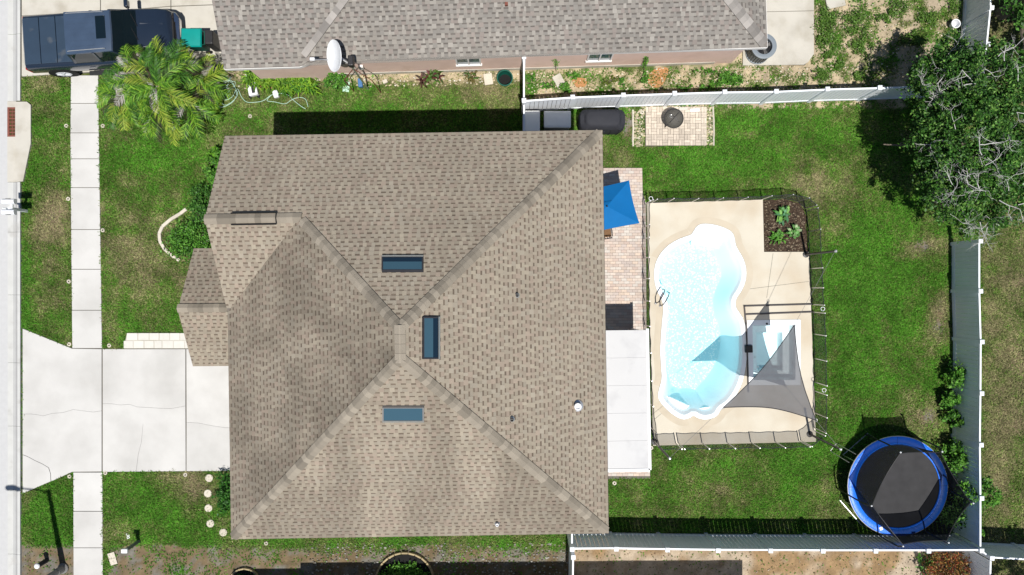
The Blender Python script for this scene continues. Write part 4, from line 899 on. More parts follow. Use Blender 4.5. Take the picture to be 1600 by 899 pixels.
# ---------------------------------------------------------------- patio cover, umbrella, chair
pc = thing('patio_cover', G(975, 620, 0), 'flat white patio roof panel attached to the back of the house', 'patio cover')
c0 = [P(a, b, 2.7) for a, b in ((905, 517), (1009, 516), (1013, 732), (905, 734))]
mb = MB().prism([tuple(p[:2]) for p in c0], 2.6, 2.7); mb.obj('roof_panel', M['membrane'], pc)
for a, b in ((c0[1], c0[2]), (c0[3], c0[2])):
    d = b - a; MB().box(((a + b) / 2) + Vector((0.05 if a is c0[1] else 0, 0 if a is c0[1] else -.05, -.03)), (d.length + .1, .1, .12), math.atan2(d.y, d.x)).obj('gutter', M['whitemetal'], pc)
for k in range(1, 5):
    t = k / 5; a = c0[0].lerp(c0[3], t); b = c0[1].lerp(c0[2], t); MB().tube([a + Vector((0, 0, .002)), b + Vector((-.02, 0, .002))], .008, 4).obj('seam', M['membrane'], pc)
for p in (c0[1], c0[2], c0[1].lerp(c0[2], .5)): MB().box((p.x - .1, p.y + (-.1 if p is c0[1] else .1), 1.31), (.09, .09, 2.58)).obj('post', M['whitemetal'], pc)
um = thing('patio_umbrella', P(948, 323, 0), 'square bright blue patio umbrella beside the house eave', 'umbrella')
hub = P(948, 323, 2.55); rr = 1.24; ang = math.atan2(41, 35)
rim_ = [Vector((hub.x + rr * math.cos(ang + k * math.pi / 2), hub.y + rr * math.sin(ang + k * math.pi / 2), 2.12)) for k in range(4)]
rim_ = [P(983, 282, 2.12), None, None, P(999, 349, 2.12)]; ctr = Vector((hub.x, hub.y, 2.12)); rim_[2] = ctr * 2 - rim_[0]; rim_[1] = ctr * 2 - rim_[3]
for k in range(4):
    a, b = rim_[k], rim_[(k + 1) % 4]; mb = MB(); n = 6; vs = []; 
    for i in range(n + 1):
        for j in range(n + 1):
            t = j / n; s = i / n; e = a.lerp(b, t) + (ctr - a.lerp(b, t)) * .035 * 4 * t * (1 - t); p = hub.lerp(e, s); p.z -= .05 * 4 * t * (1 - t) * s * .6; vs.append(tuple(p))
    mb.add(vs, [(i * (n + 1) + j, i * (n + 1) + j + 1, (i + 1) * (n + 1) + j + 1, (i + 1) * (n + 1) + j) for i in range(n) for j in range(n)])
    for j in range(n): mb.quad(vs[n * (n + 1) + j], vs[n * (n + 1) + j + 1], tuple(Vector(vs[n * (n + 1) + j + 1]) - Vector((0, 0, .1))), tuple(Vector(vs[n * (n + 1) + j]) - Vector((0, 0, .1))))
    pn = mb.obj('canopy_panel', M['blue'], um); MB().tube([hub - Vector((0, 0, .03)), a - Vector((0, 0, .03))], .012, 5).obj('rib', M['darkmetal'], um)
for k in range(4): a, b = hub.lerp(rim_[k], .22), hub.lerp(rim_[(k + 1) % 4], .22); u = Vector((0, 0, .05)); MB().add([tuple(hub + u * 1.4), tuple(a + u), tuple(b + u)], [(0, 1, 2)]).obj('vent_cap', M['blue'], um)
MB().tube([(hub.x, hub.y, .06), (hub.x, hub.y, 2.66)], .024, 8).obj('pole', M['darkmetal'], um); MB().lathe((hub.x, hub.y, .06), [(.28, 0), (.28, .05), (.06, .09), (.05, .3)], 20).obj('base', M['blackpl'], um)
MB().lathe((hub.x, hub.y, 2.62), [(.02, 0), (.028, .05), (.008, .09)], 10).obj('finial', M['darkmetal'], um)
def chair(c, rz_, label):
    o = thing('patio_chair', c, label, 'chair'); ca, sa = math.cos(rz_), math.sin(rz_); W = lambda x, y, z_: Vector((c[0] + x * ca - y * sa, c[1] + x * sa + y * ca, c[2] + z_))
    MB().rbox(W(0, 0, .44), (.52, .5, .07), .02, rz_).obj('seat', M['brown'], o)
    b = [W(-.26, -.27, .45), W(-.22, -.31, .85), W(0, -.33, .9), W(.22, -.31, .85), W(.26, -.27, .45)]; MB().tube(b, .018, 6).obj('back_frame', M['darkmetal'], o)
    for k in range(5): x = -.18 + k * .09; MB().tube([W(x, -.26, .48), W(x, -.325, .87)], .012, 5).obj('back_slat', M['darkmetal'], o)
    for s in (-1, 1):
        MB().tube([W(s * .26, .24, 0), W(s * .26, .24, .65), W(s * .27, -.25, .66)], .018, 6).obj('arm', M['darkmetal'], o)
        for y in (.22, -.24): MB().tube([W(s * .24, y, 0), W(s * .23, y, .43)], .016, 6).obj('leg', M['darkmetal'], o)
chair(G(941, 362, .06), R(6), 'brown cushioned patio chair with dark frame peeking out below the blue umbrella')

# ---------------------------------------------------------------- trampoline
TC = P(1403, 760, .9); TC.z = 0; tr = thing('trampoline', TC, 'round trampoline with blue rim pad, black mat and net poles', 'trampoline')
RO, RI = 1.78, 1.5
circ = lambda r, z_, n=48: [TC + Vector((r * math.cos(6.28319 * k / n), r * math.sin(6.28319 * k / n), z_)) for k in range(n)]
q = circ(RO + .02, .88); MB().tube(q + [q[0]], .025, 8, False).obj('frame_ring', M['alu'], tr)
for k in range(8):
    a0, a1 = k * 45 + 1, k * 45 + 45.7; mb = MB(); rows_ = []
    for a in np.linspace(R(a0), R(a1), 9): rows_.append([TC + Vector((r * math.cos(a), r * math.sin(a), zz)) for r, zz in ((RI, .9), (RI + .03, .925), (RO - .03, .93), (RO + .015, .91), (RO + .03, .86))])
    mb.loft([[tuple(p) for p in r_] for r_ in rows_], False, False); mb.obj('rim_pad', M['pad'], tr, smooth=True)
mb = MB(); q = circ(RI + .1, .865); mb.add([tuple(p) for p in q], [tuple(range(48))]); mb.obj('mat', M['mat'], tr)
MB().box(TC + Vector((-.62, -1.52, .935)), (.12, .12, .008), R(20)).obj('warning_label', M['whitemetal'], tr)
for k in range(4):
    a = R(k * 90 + 22); b = a + R(38); p = [TC + Vector((RO * math.cos(t), RO * math.sin(t), .86)) for t in (a, b)]; g = [TC + Vector(((RO + .12) * math.cos(t), (RO + .12) * math.sin(t), .03)) for t in (a, b)]
    MB().tube([p[0], g[0], g[1], p[1]], .022, 7).obj('leg', M['alu'], tr)
PA = [115, 67, -5, -59, -112, 188]; tops = []
for a in PA:
    a = R(a); d = Vector((math.cos(a), math.sin(a), 0)); top = TC + d * 1.74 + Vector((0, 0, 2.68)); tops.append(top)
    MB().tube([TC + d * 1.9 + Vector((0, 0, .03)), TC + d * 1.88 + Vector((0, 0, 1.6)), TC + d * 1.84 + Vector((0, 0, 2.4)), top], .028, 7).obj('net_pole', M['darkmetal'], tr)
    MB().lathe(top, [(.028, -.03), (.03, .02), (.012, .045)], 10).obj('pole_cap', M['whitemetal'], tr)
for k in range(6):
    a, b = R(PA[k]), R(PA[(k + 1) % 6]); mb = MB(); vs = []; n = 10; t0, t1 = tops[k], tops[(k + 1) % 6]
    da = ((b - a + math.pi) % (2 * math.pi)) - math.pi
    for i in range(7):
        h = i / 6
        for j in range(n + 1):
            t = j / n; ang = a + da * t; low = TC + Vector((1.54 * math.cos(ang), 1.54 * math.sin(ang), .93)); hi = t0.lerp(t1, t) - Vector((0, 0, .06 + .14 * 4 * t * (1 - t))); hi = hi + (TC - Vector((hi.x, hi.y, 0))) * .03
            p = low.lerp(hi, h); vs.append((p.x, p.y, p.z))
    mb.add(vs, [(i * (n + 1) + j, i * (n + 1) + j + 1, (i + 1) * (n + 1) + j + 1, (i + 1) * (n + 1) + j) for i in range(6) for j in range(n)]); o = mb.obj('net_panel', M['tnet'], tr)
    MB().tube([Vector(vs[6 * (n + 1) + j]) for j in range(n + 1)], .013, 5).obj('net_rope', M['darkmetal'], o)
lt = TC + Vector((-1.75, 1.1, 0)); MB().tube([lt + Vector((.25, .05, .85)), lt + Vector((-.12, .28, .02)), lt + Vector((-.35, -.0, .02)), lt + Vector((.0, -.25, .85))], .014, 6).obj('ladder', M['alu'], tr)

# ---------------------------------------------------------------- pickup truck on the neighbour's drive
tk = thing('pickup_truck', (0, 0, 0), 'dark blue crew cab pickup truck with panelled bed cover parked half under the palm', 'truck')
rear = P(35, 66, 1.25); THD = R(3.8)
tk.location = (rear.x, rear.y, .02); tk.rotation_euler = (0, 0, THD)
def tpart(mb, name, m, parent=None, smooth=False):
    o = mb.obj(name, m, None, (0, 0, 0), smooth); o.parent = parent or tk; return o
def sect(x, hw, z0, z1, r=.12, tuck=.06):
    return [(x, -hw + tuck, z0), (x, -hw, z0 + .25), (x, -hw, z1 - r), (x, -hw + r * .35, z1 - r * .3), (x, -hw + r, z1), (x, 0, z1 + .012), (x, hw - r, z1), (x, hw - r * .35, z1 - r * .3), (x, hw, z1 - r), (x, hw, z0 + .25), (x, hw - tuck, z0)]
tpart(MB().loft([sect(.0, .9, .45, 1.18), sect(.06, .96, .4, 1.24), sect(1.8, .985, .38, 1.24), sect(3.9, .985, .38, 1.2), sect(4.2, .98, .38, 1.17), sect(4.8, .965, .38, 1.13), sect(5.12, .93, .4, 1.06), sect(5.26, .86, .45, .95)], True, True), 'body', M['truck'], smooth=True)
for k in range(3): tpart(MB().rbox((.36 + k * .585, 0, 1.268), (.565, 1.66, .05), .015), 'bed_cover_panel', M['bedcover'])
# cab: glass house with pillars, roof, ribs
def cabring(z, xr, xf, hw): return [(xr, -hw, z), (xf, -hw * .96, z), (xf + .02, 0, z), (xf, hw * .96, z), (xr, hw, z), (xr - .01, 0, z)]
tpart(MB().loft([cabring(1.18, 1.83, 4.08, .91), cabring(1.5, 1.84, 3.75, .83), cabring(1.82, 1.86, 3.46, .74)], True, False), 'glass', M['cabglass'])
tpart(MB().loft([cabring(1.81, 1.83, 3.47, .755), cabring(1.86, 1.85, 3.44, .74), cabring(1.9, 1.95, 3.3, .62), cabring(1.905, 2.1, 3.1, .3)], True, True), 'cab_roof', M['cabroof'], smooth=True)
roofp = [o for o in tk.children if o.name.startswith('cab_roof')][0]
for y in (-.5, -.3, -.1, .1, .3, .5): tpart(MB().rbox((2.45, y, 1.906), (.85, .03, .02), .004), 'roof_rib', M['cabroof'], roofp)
tpart(MB().rbox((3.13, .12, 1.9), (.34, .8, .03), .01), 'sunroof', M['cabglass'])
for s in (-1, 1):
    for (x0, x1, xt0, xt1) in ((1.83, 1.93, 1.86, 1.96), (2.78, 2.86, 2.72, 2.8), (3.98, 4.08, 3.38, 3.47)):
        tpart(MB().loft([[(x0, s * .915, 1.18), (x1, s * .905, 1.18), (x1, s * .88, 1.18), (x0, s * .88, 1.18)], [(xt0, s * .752, 1.83), (xt1, s * .75, 1.83), (xt1, s * .72, 1.83), (xt0, s * .72, 1.83)]]), 'pillar', M['truck'])
    tpart(MB().tube([(1.95, s * .66, 1.94), (2.0, s * .66, 1.96), (3.2, s * .64, 1.96), (3.25, s * .64, 1.93)], .015, 6), 'roof_rail', M['alu'])
    mo = tpart(MB().rbox((3.78, s * 1.13, 1.2), (.14, .26, .2), .03), 'mirror', M['truck']); tpart(MB().tube([(3.82, s * .95, 1.16), (3.8, s * 1.06, 1.18)], .03, 6), 'mirror_arm', M['blackpl'], mo)
    tpart(MB().rbox((.01, s * .86, .92), (.06, .2, .4), .02), 'taillight', M['red'])
    tpart(MB().rbox((5.17, s * .68, .86), (.14, .36, .16), .03), 'headlight', M['chrome'])
    for x in (2.35, 3.3): tpart(MB().rbox((x, s * .99, 1.02), (.2, .03, .035), .008), 'door_handle', M['truck'])
    tpart(MB().rbox((3.0, s * 1.02, .37), (2.2, .16, .05), .02), 'running_board', M['blackpl'])
    for x in (.98, 4.42):
        wh = tpart(MB(), 'x', None) if 0 else None
        def wring(r_, y): return [(x + r_ * math.cos(6.28319 * k / 24), s * y, .4 + r_ * math.sin(6.28319 * k / 24)) for k in range(24)]
        tpart(MB().loft([wring(.5, .9), wring(.5, .992), wring(.44, .997)], True, True), 'wheel_arch', M['black'])
        wh = tpart(MB().loft([wring(.3, .72), wring(.38, .73), wring(.405, .78), wring(.405, .94), wring(.38, .995), wring(.27, 1.0)], True, True), 'wheel', M['tyre'], smooth=True)
        mb = MB().loft([wring(.27, 1.002), wring(.25, 1.01), wring(.22, .985), wring(.06, .99), wring(.05, 1.02)], True, True); tpart(mb, 'rim', M['rimwhite'], wh)
        for k in range(6): a = k * math.pi / 3; tpart(MB().tube([(x + .05 * math.cos(a), s * 1.015, .4 + .05 * math.sin(a)), (x + .24 * math.cos(a), s * 1.012, .4 + .24 * math.sin(a))], .022, 5), 'spoke', M['rimwhite'], wh)
tpart(MB().loft([sect(-.1, .86, .42, .62, .05), sect(-.02, .95, .4, .66, .05), sect(.1, .96, .4, .66, .05)]), 'rear_bumper', M['blackpl'], smooth=True)
tpart(MB().loft([sect(5.1, .95, .4, .72, .06), sect(5.32, .9, .42, .72, .06), sect(5.42, .72, .45, .7, .05)]), 'front_bumper', M['chrome'], smooth=True)
tpart(MB().rbox((5.27, 0, .82), (.06, 1.05, .26), .01), 'grille', M['blackpl'])
for s in (-.2, .3): tpart(MB().tube([(4.12, s, 1.21), (3.95, s + .42, 1.32)], .01, 4), 'wiper', M['blackpl'])
for s in (-.42, .42): tpart(MB().loft([[(4.2, s - .04, 1.176), (4.2, s + .04, 1.176), (4.2, s, 1.19)], [(5.0, s * .9 - .03, 1.1), (5.0, s * .9 + .03, 1.1), (5.0, s * .9, 1.116)]]), 'hood_crease', M['truck'])

# wheeled waste cart
cb = P(299, 59, 1.05); cart = thing('waste_cart', (cb.x, cb.y, .02), 'teal lidded green wheeled waste cart between the truck and the pink house', 'waste cart')
W = lambda x, y, z_: (cb.x + x, cb.y + y, .02 + z_)
rect = lambda hx, hy, z_, ox=0: [W(ox - hx, -hy, z_), W(ox + hx, -hy, z_), W(ox + hx, hy, z_), W(ox - hx, hy, z_)]
MB().loft([rect(.25, .22, .08, .06), rect(.33, .3, .95), rect(.35, .32, .97), rect(.35, .32, 1.0)]).obj('bin', M['green'], cart)
MB().loft([rect(.36, .33, 1.0), rect(.37, .34, 1.03), rect(.33, .3, 1.08), rect(.22, .2, 1.095)]).obj('lid', M['teal'], cart, smooth=True)
MB().tube([W(.36, -.24, .98), W(.46, -.24, 1.0), W(.46, .24, 1.0), W(.36, .24, .98)], .018, 6).obj('handle', M['green'], cart)
for s in (-1, 1): MB().loft([[(cb.x + .3 + .11 * math.cos(t), cb.y + s * y, .13 + .11 * math.sin(t)) for t in np.linspace(0, 6.283, 16)[:-1]] for y in (.24, .3)]).obj('wheel', M['tyre'], cart)
MB().rbox(W(.62, .02, .55), (.3, .5, 1.0), .04).obj('dark_box', M['blackpl']); tag(bpy.data.objects['dark_box'], 'black box standing behind the teal lidded cart', 'bin')  # plain black box behind the cart

# satellite dish on a mast beside the pink house
sd = thing('satellite_dish', (-5.35, 7.38, 0), 'white oval satellite dish on a braced mast beside the pink wall', 'satellite dish')
MB().tube([(-5.35, 7.38, 0), (-5.35, 7.38, 3.45)], .035, 8).obj('mast', M['alu'], sd)
for (x, y, z_) in ((-5.9, 7.3, 1.7), (-4.9, 7.25, 1.8)): MB().tube([(-5.35, 7.38, 2.9), (x, y, z_), (x + .02, y, .0)], .018, 6).obj('brace', M['rust'], sd)
dc = Vector((-5.75, 7.58, 3.72)); dn = Vector((-.76, -.12, .64)).normalized(); ea = Vector((0, 0, 1)).cross(dn).normalized(); eb = dn.cross(ea)
rings = [[tuple(dc + (ea * math.cos(t) * .52 + eb * math.sin(t) * .46) * r_ + dn * (.1 * r_ * r_)) for t in np.linspace(0, 6.283, 33)[:-1]] for r_ in (.02, .35, .7, .93, 1.0)]
back = [[tuple(Vector(p) - dn * .03) for p in r_] for r_ in rings[::-1]]
mb = MB().loft(rings + back, True, True); do = mb.obj('reflector', M['whitemetal'], sd, smooth=True)
MB().tube([dc - dn * .03, (-5.35, 7.38, 3.5)], .04, 8).obj('mount', M['alu'], sd); MB().rbox(Vector((-5.3, 7.45, 3.55)), (.18, .34, .3), .03).obj('bracket', M['darkmetal'], sd)
MB().tube([dc - eb * .42 + dn * .05, dc - eb * .5 + dn * .62], .02, 6).obj('arm', M['alu'], sd); MB().rbox(dc - eb * .45 + dn * .64, (.16, .1, .1), .02).obj('receiver', M['whitemetal'], sd)

# air conditioner
ac = thing('air_conditioner', (9.1, 8.72, .06), 'round grey air conditioner unit at the corner of the pink house', 'air conditioner')
MB().lathe((9.1, 8.72, .06), [(.44, 0), (.44, .06), (.4, .07), (.4, .74), (.45, .75), (.46, .86), (.4, .88), (.3, .87), (.29, .7), (.01, .69)], 28).obj('casing', M['acgrey'], ac, smooth=True)
for k in range(28): a = 6.28319 * k / 28; MB().box((9.1 + .415 * math.cos(a), 8.72 + .415 * math.sin(a), .46), (.02, .035, .62), a).obj('fin', M['greybox'], ac)
MB().lathe((9.1, 8.72, .76), [(.28, 0), (.28, .004), (.02, .006)], 24).obj('fan_well', M['blackpl'], ac)
for k in range(4): a = k * math.pi / 2 + .4; MB().quad(*[(9.1 + r_ * math.cos(a + d), 8.72 + r_ * math.sin(a + d), .8 + dz) for r_, d, dz in ((.05, -.3, .0), (.27, -.25, 0), (.27, .25, .04), (.05, .3, .03))]).obj('fan_blade', M['greybox'], ac)
for k in range(6): r_ = .06 + k * .042; q = [(9.1 + r_ * math.cos(t), 8.72 + r_ * math.sin(t), .94) for t in np.linspace(0, 6.283, 20)]; MB().tube(q, .006, 4).obj('guard_ring', M['blackpl'], ac)

# storage boxes, covered grill, fire pit
def crate(px0, px1, py0, py1, h, label):
    a, b = P(px0, py0, h), P(px1, py1, h); c = (a + b) / 2; o = thing('storage_box', (c.x, c.y, 0), label, 'storage box', 'grey storage boxes by the fence'); sx, sy = abs(b.x - a.x), abs(a.y - b.y)
    MB().rbox((c.x, c.y, h / 2 - .03), (sx * .95, sy * .95, h - .06), .03).obj('body', M['greybox'], o); l = MB().rbox((c.x, c.y, h - .03), (sx, sy, .08), .03).obj('lid', M['whitebox'], o)
    MB().rbox((c.x, c.y, h + .015), (sx * .84, sy * .8, .02), .01).obj('lid_panel', M['whitebox'], l)
    for s in (-1, 1): MB().rbox((c.x + s * sx * .49, c.y, h * .7), (.03, .14, .05), .01).obj('handle', M['blackpl'], o)
crate(819, 843.5, 173, 215, 1.1, 'grey storage box next to the short fence panel'); crate(850, 892, 173.5, 199.5, 1.0, 'grey lidded storage box between the narrow box and the covered grill')
gc_ = P(942, 186, 1.1); grl = thing('covered_grill', (gc_.x, gc_.y, 0), 'long barbecue grill under a charcoal fabric cover', 'grill')
def gring(hx, hy, z_, r=.22): 
    o_ = []
    for (sx, sy, a0) in ((1, 1, 0), (-1, 1, 90), (-1, -1, 180), (1, -1, 270)):
        for a in (0, 30, 60, 90): t = R(a0 + a); o_.append((gc_.x + sx * (hx - r) + r * math.cos(t), gc_.y + sy * (hy - r) + r * math.sin(t), z_))
    return o_
MB().loft([gring(.8, .37, .05), gring(.84, .39, .5), gring(.82, .37, .95), gring(.8, .35, 1.03), gring(.66, .33, 1.1), gring(.62, .28, 1.2, .18), gring(.56, .2, 1.24, .14)]).obj('cover', M['cover'], grl, smooth=True)
for s in (-.56, .56): MB().tube([(gc_.x + s, gc_.y - .34, 1.05), (gc_.x + s, gc_.y - .2, 1.16), (gc_.x + s, gc_.y + .2, 1.16), (gc_.x + s, gc_.y + .34, 1.05)], .012, 5).obj('cover_seam', M['cover'], grl)
for k in range(5): x = gc_.x - .6 + .3 * k; MB().tube([(x, gc_.y - .385, .08), (x + .03, gc_.y - .4, .5), (x + .02, gc_.y - .365, 1.0)], .016, 5).obj('fold', M['cover'], grl)
MB().tube([(gc_.x - .1, gc_.y - .42, .85), (gc_.x + .1, gc_.y - .42, .85)], .018, 6).obj('strap', M['cover'], grl)
fp = P(1053, 184.5, .5); fire = thing('fire_pit', (fp.x, fp.y, .06), 'round black fire pit with crossed mesh lid on the paver pad', 'fire pit')
MB().lathe((fp.x, fp.y, .06), [(.12, .16), (.26, .22), (.36, .36), (.365, .38), (.34, .38)], 26).obj('bowl', M['firebowl'], fire, smooth=True)
mb = MB().lathe((fp.x, fp.y, .06), [(.34, .38), (.3, .47), (.2, .54), (.08, .57), (.01, .575)], 24); lid = mb.obj('mesh_lid', M['firebowl'], fire, smooth=True)
q = [(fp.x + .355 * math.cos(t), fp.y + .355 * math.sin(t), .44) for t in np.linspace(0, 6.283, 30)]; MB().tube(q, .018, 6).obj('rim', M['darkmetal'], fire)
for a in (R(48), R(138)): MB().tube([(fp.x + r_ * math.cos(a), fp.y + r_ * math.sin(a), .06 + z_) for r_, z_ in ((-.34, .39), (-.2, .555), (0, .59), (.2, .555), (.34, .39))], .012, 5).obj('lid_rib', M['darkmetal'], lid)
for k in range(3): a = R(k * 120 + 225); MB().tube([(fp.x + .3 * math.cos(a), fp.y + .3 * math.sin(a), .38), (fp.x + .36 * math.cos(a), fp.y + .36 * math.sin(a), .06)], .02, 6).obj('leg', M['darkmetal'], fire)
q = [(fp.x - .12 + .05 * math.cos(t), fp.y + .04 + .05 * math.sin(t), .62) for t in np.linspace(0, 6.283, 12)]; MB().tube(q, .01, 5).obj('lid_handle', M['alu'], lid)

# mailboxes, street lamp, bollard
mp = G(42, 330, 0); mbx = thing('mailbox', mp, 'pair of white mailboxes on one post beside the kerb', 'mailbox')
MB().rbox((mp.x, mp.y, .55), (.1, .1, 1.1), .01).obj('post', M['vinyl'], mbx)
MB().box((mp.x + .04, mp.y + .045, 1.0), (.08, .5, .08)).obj('crossbar', M['vinyl'], mbx)
for s in (-1, 1):
    b = MB(); cy = mp.y + .045 + s * .19; pr_ = [(-.095, 0), (.095, 0), (.095, .13), (.06, .2), (0, .225), (-.06, .2), (-.095, .13)]
    b.loft([[(x, cy + y, 1.05 + z_) for y, z_ in pr_] for x in (mp.x - .19, mp.x + .26)]); bo_ = b.obj('box', M['whitemetal'], mbx, smooth=True)
    MB().box((mp.x - .197, cy, 1.14), (.012, .17, .16)).obj('door', M['whitemetal'], bo_); MB().box((mp.x + .05, cy + s * .1, 1.25), (.16, .012, .06)).obj('flag', M['greybox'], bo_)
MB().tube([(mp.x, mp.y, .55), (mp.x - .3, mp.y, .98)], .035, 6).obj('brace', M['vinyl'], mbx)
mp = G(217, 846, 0); mb2 = thing('mailbox_post', mp, 'single grey post with a white cap standing in the lower front lawn', 'post')
MB().rbox((mp.x, mp.y, .55), (.13, .1, 1.1), .015, R(20)).obj('post', M['greybox'], mb2); MB().rbox((mp.x, mp.y, 1.14), (.22, .15, .1), .02).obj('cap', M['whitemetal'], mb2)
bp_ = G(73, 876, 0); bo2 = thing('utility_marker', bp_, 'short dark cylinder bollard with a white cap on the verge', 'bollard')
MB().lathe(bp_, [(.085, 0), (.085, .62)], 18).obj('tube', M['cover'], bo2, smooth=True); MB().lathe(bp_ + Vector((0, 0, .62)), [(.1, 0), (.1, .03), (.07, .07), (.01, .085)], 18).obj('cap', M['whitemetal'], bo2, smooth=True)
sp_ = G(99, 888, 0); lamp = thing('street_lamp', sp_, 'tall grey street lamp at the bottom left whose shadow crosses the verge', 'street lamp')
MB().tube([sp_, sp_ + Vector((0, 0, 9.0))], [.12, .075], 12).obj('pole', M['greybox'], lamp, smooth=True); MB().lathe(sp_, [(.2, 0), (.2, .06), (.14, .12), (.13, .5)], 14).obj('base', M['greybox'], lamp)
tp = sp_ + Vector((0, 0, 8.9)); ha = MB().tube([tp - Vector((0, 0, .15)), tp + Vector((-.35, .05, .05)), tp + Vector((-1.0, .09, .12))], [.045, .035, .03], 8).obj('arm', M['greybox'], lamp)
def hring(x, w_, z0): return [tuple(tp + Vector((x, .1 + w_ * math.cos(t), z0 + .07 * math.sin(t) * (1 if w_ > .05 else .5)))) for t in np.linspace(0, 6.283, 13)[:-1]]
MB().loft([hring(-.95, .04, .12), hring(-1.1, .09, .12), hring(-1.35, .11, .13), hring(-1.55, .1, .13), hring(-1.62, .05, .13)]).obj('lamp_head', M['greybox'], lamp, smooth=True)

# stepping stones, sprinkler rings, small objects
for (a, b, w_) in ((327, 747, 'topmost'), (325, 771, 'second'), (326, 794, 'third'), (329, 818, 'fourth'), (349, 832, 'lowest')):
    c = G(a, b, -.01); o = MB().lathe(c, [(.14, 0), (.145, .035), (.13, .05), (.02, .052)], 18).obj('stepping_stone', M['stone'], smooth=True)
    tag(o, f'round pale stepping stone beside the house corner, {w_} of five', 'stepping stone', 'round stepping stones by the house')
RINGS = [((104, 197), 'beside the sidewalk near the storm drain'), ((161, 197), 'across the sidewalk from the storm drain, under the palm'), ((391, 182), 'in the grass right of the palm'), ((107, 311), 'at the sidewalk edge level with the mailboxes'),
         ((161, 360), 'at the right sidewalk edge left of the front shrubs'), ((108, 440), 'at the left sidewalk edge halfway down the verge'), ((108.5, 538), 'at the corner where verge, sidewalk and driveway meet'), ((171, 540), 'in the grass corner between sidewalk, driveway and paver walk'),
         ((109, 744.5), 'in the verge corner below the driveway'), ((165, 739), 'below the driveway right of the sidewalk'), ((290, 742), 'below the driveway by its second joint'), ((416, 849), 'in the dirt under the bottom eave of the house'),
         ((1017.5, 700), 'in the grass at the lower left corner of the pool deck'), ((1003, 176), 'at the top left of the fire pit pad'), ((960, 755), 'in the grass below the patio cover')]
ringm = mesh_of(MB().lathe((0, 0, 0), [(.03, 0), (.075, 0), (.075, .03), (.055, .042), (.03, .034), (.03, 0)], 16, False), 'sprinkler_ring', M['stone'], True)
core = mesh_of(MB().lathe((0, 0, 0), [(.024, 0), (.024, .025), (.008, .03)], 10), 'sprinkler_head', M['blackpl'])
for (p, w_) in RINGS:
    o = thing('sprinkler', G(*p, 0), 'small white sprinkler ring ' + w_, 'sprinkler', 'white sprinkler guard rings'); inst('guard_ring', ringm, o, G(*p, .0)); inst('head', core, o, G(*p, .0))
# front bed edging, curved pale kerb
E = [(292, 327), (283, 334), (268, 343), (255, 354), (250, 365), (251, 377), (258, 389), (268, 398), (281, 407)]
edg = thing('bed_edging', G(262, 365, 0), 'curved pale concrete edging around the front shrub bed', 'garden edging')
for a, b in zip(E[:-1], E[1:]):
    p, q = G(*a, .03), G(*b, .03); d = q - p; MB().rbox((p + q) / 2, (d.length + .015, .12, .14), .02, math.atan2(d.y, d.x)).obj('edging_block', M['stone'], edg)
# garden hose and reel
hz = [(338, 160), (345, 168), (356, 166), (366, 158), (371, 146), (366, 134), (356, 124), (345, 117), (338, 114), (333, 124), (334, 138), (340, 150), (352, 157), (364, 152), (372, 140), (378, 152), (386, 160), (398, 161), (412, 158), (424, 150), (436, 147), (450, 149), (460, 158), (470, 166), (478, 171)]
def cr(pts, k=6):
    o = []; P_ = [Vector(p) for p in pts]
    for i in range(len(P_) - 1):
        p0, p1, p2, p3 = P_[max(i - 1, 0)], P_[i], P_[i + 1], P_[min(i + 2, len(P_) - 1)]
        for t in np.linspace(0, 1, k, endpoint=False): o.append(.5 * ((2 * p1) + (p2 - p0) * t + (2 * p0 - 5 * p1 + 4 * p2 - p3) * t * t + (3 * p1 - p0 - 3 * p2 + p3) * t ** 3))
    return o + [P_[-1]]
hose = thing('garden_hose', G(360, 145, 0), 'pale green garden hose looped across the grass beside the palm', 'hose')
MB().tube(cr([G(a, b, .05 + .02 * (i % 3)) for i, (a, b) in enumerate(hz)]), .011, 6).obj('hose_line', M['hose'], hose, smooth=True)
MB().tube(cr([G(a, b, .06) for a, b in ((424, 150), (418, 158), (430, 160), (446, 163), (456, 157), (468, 153), (478, 156), (482, 168))]), .01, 6).obj('hose_end', M['hose'], hose, smooth=True)
for k in range(4): r_ = .2 + .07 * k; MB().tube([G(352 + 3 * math.sin(k * 2.4), 142 + 4 * math.cos(k * 1.7), .04 + .01 * k) + Vector((r_ * math.cos(t) * (1 + .3 * math.sin(k * 2 + 2 * t)), r_ * 1.1 * math.sin(t + k) * (1 + .15 * math.sin(3 * t + k)), 0)) for t in np.linspace(0, 6.283, 26)], .008, 5).obj('coil', M['hose'], hose)
c = G(397, 141, 0); wg = thing('hose_cart', c, 'small white wheeled cart lying by the hose', 'cart'); MB().rbox(c + Vector((0, 0, .16)), (.34, .5, .2), .04, R(12)).obj('tray', M['whitemetal'], wg); MB().rbox(c + Vector((.03, .03, .27)), (.12, .4, .03), .01, R(12)).obj('slot', M['blackpl'], wg)
for x, y in ((-.12, -.26), (.18, -.24), (-.18, .2), (.1, .24)): MB().lathe(c + Vector((x, y, .02)), [(.06, 0), (.06, .05)], 12).obj('wheel', M['tyre'], wg)
MB().tube([c + Vector((-.1, .2, .2)), c + Vector((-.2, .5, .35))], .014, 5).obj('handle', M['whitemetal'], wg)
c = G(432, 148, 0); o = MB().rbox(c + Vector((0, 0, .08)), (.2, .28, .16), .04, .3).obj('hose_nozzle_box', M['whitemetal']); tag(o, 'small crumpled white bag at the hose crossing', 'bag')
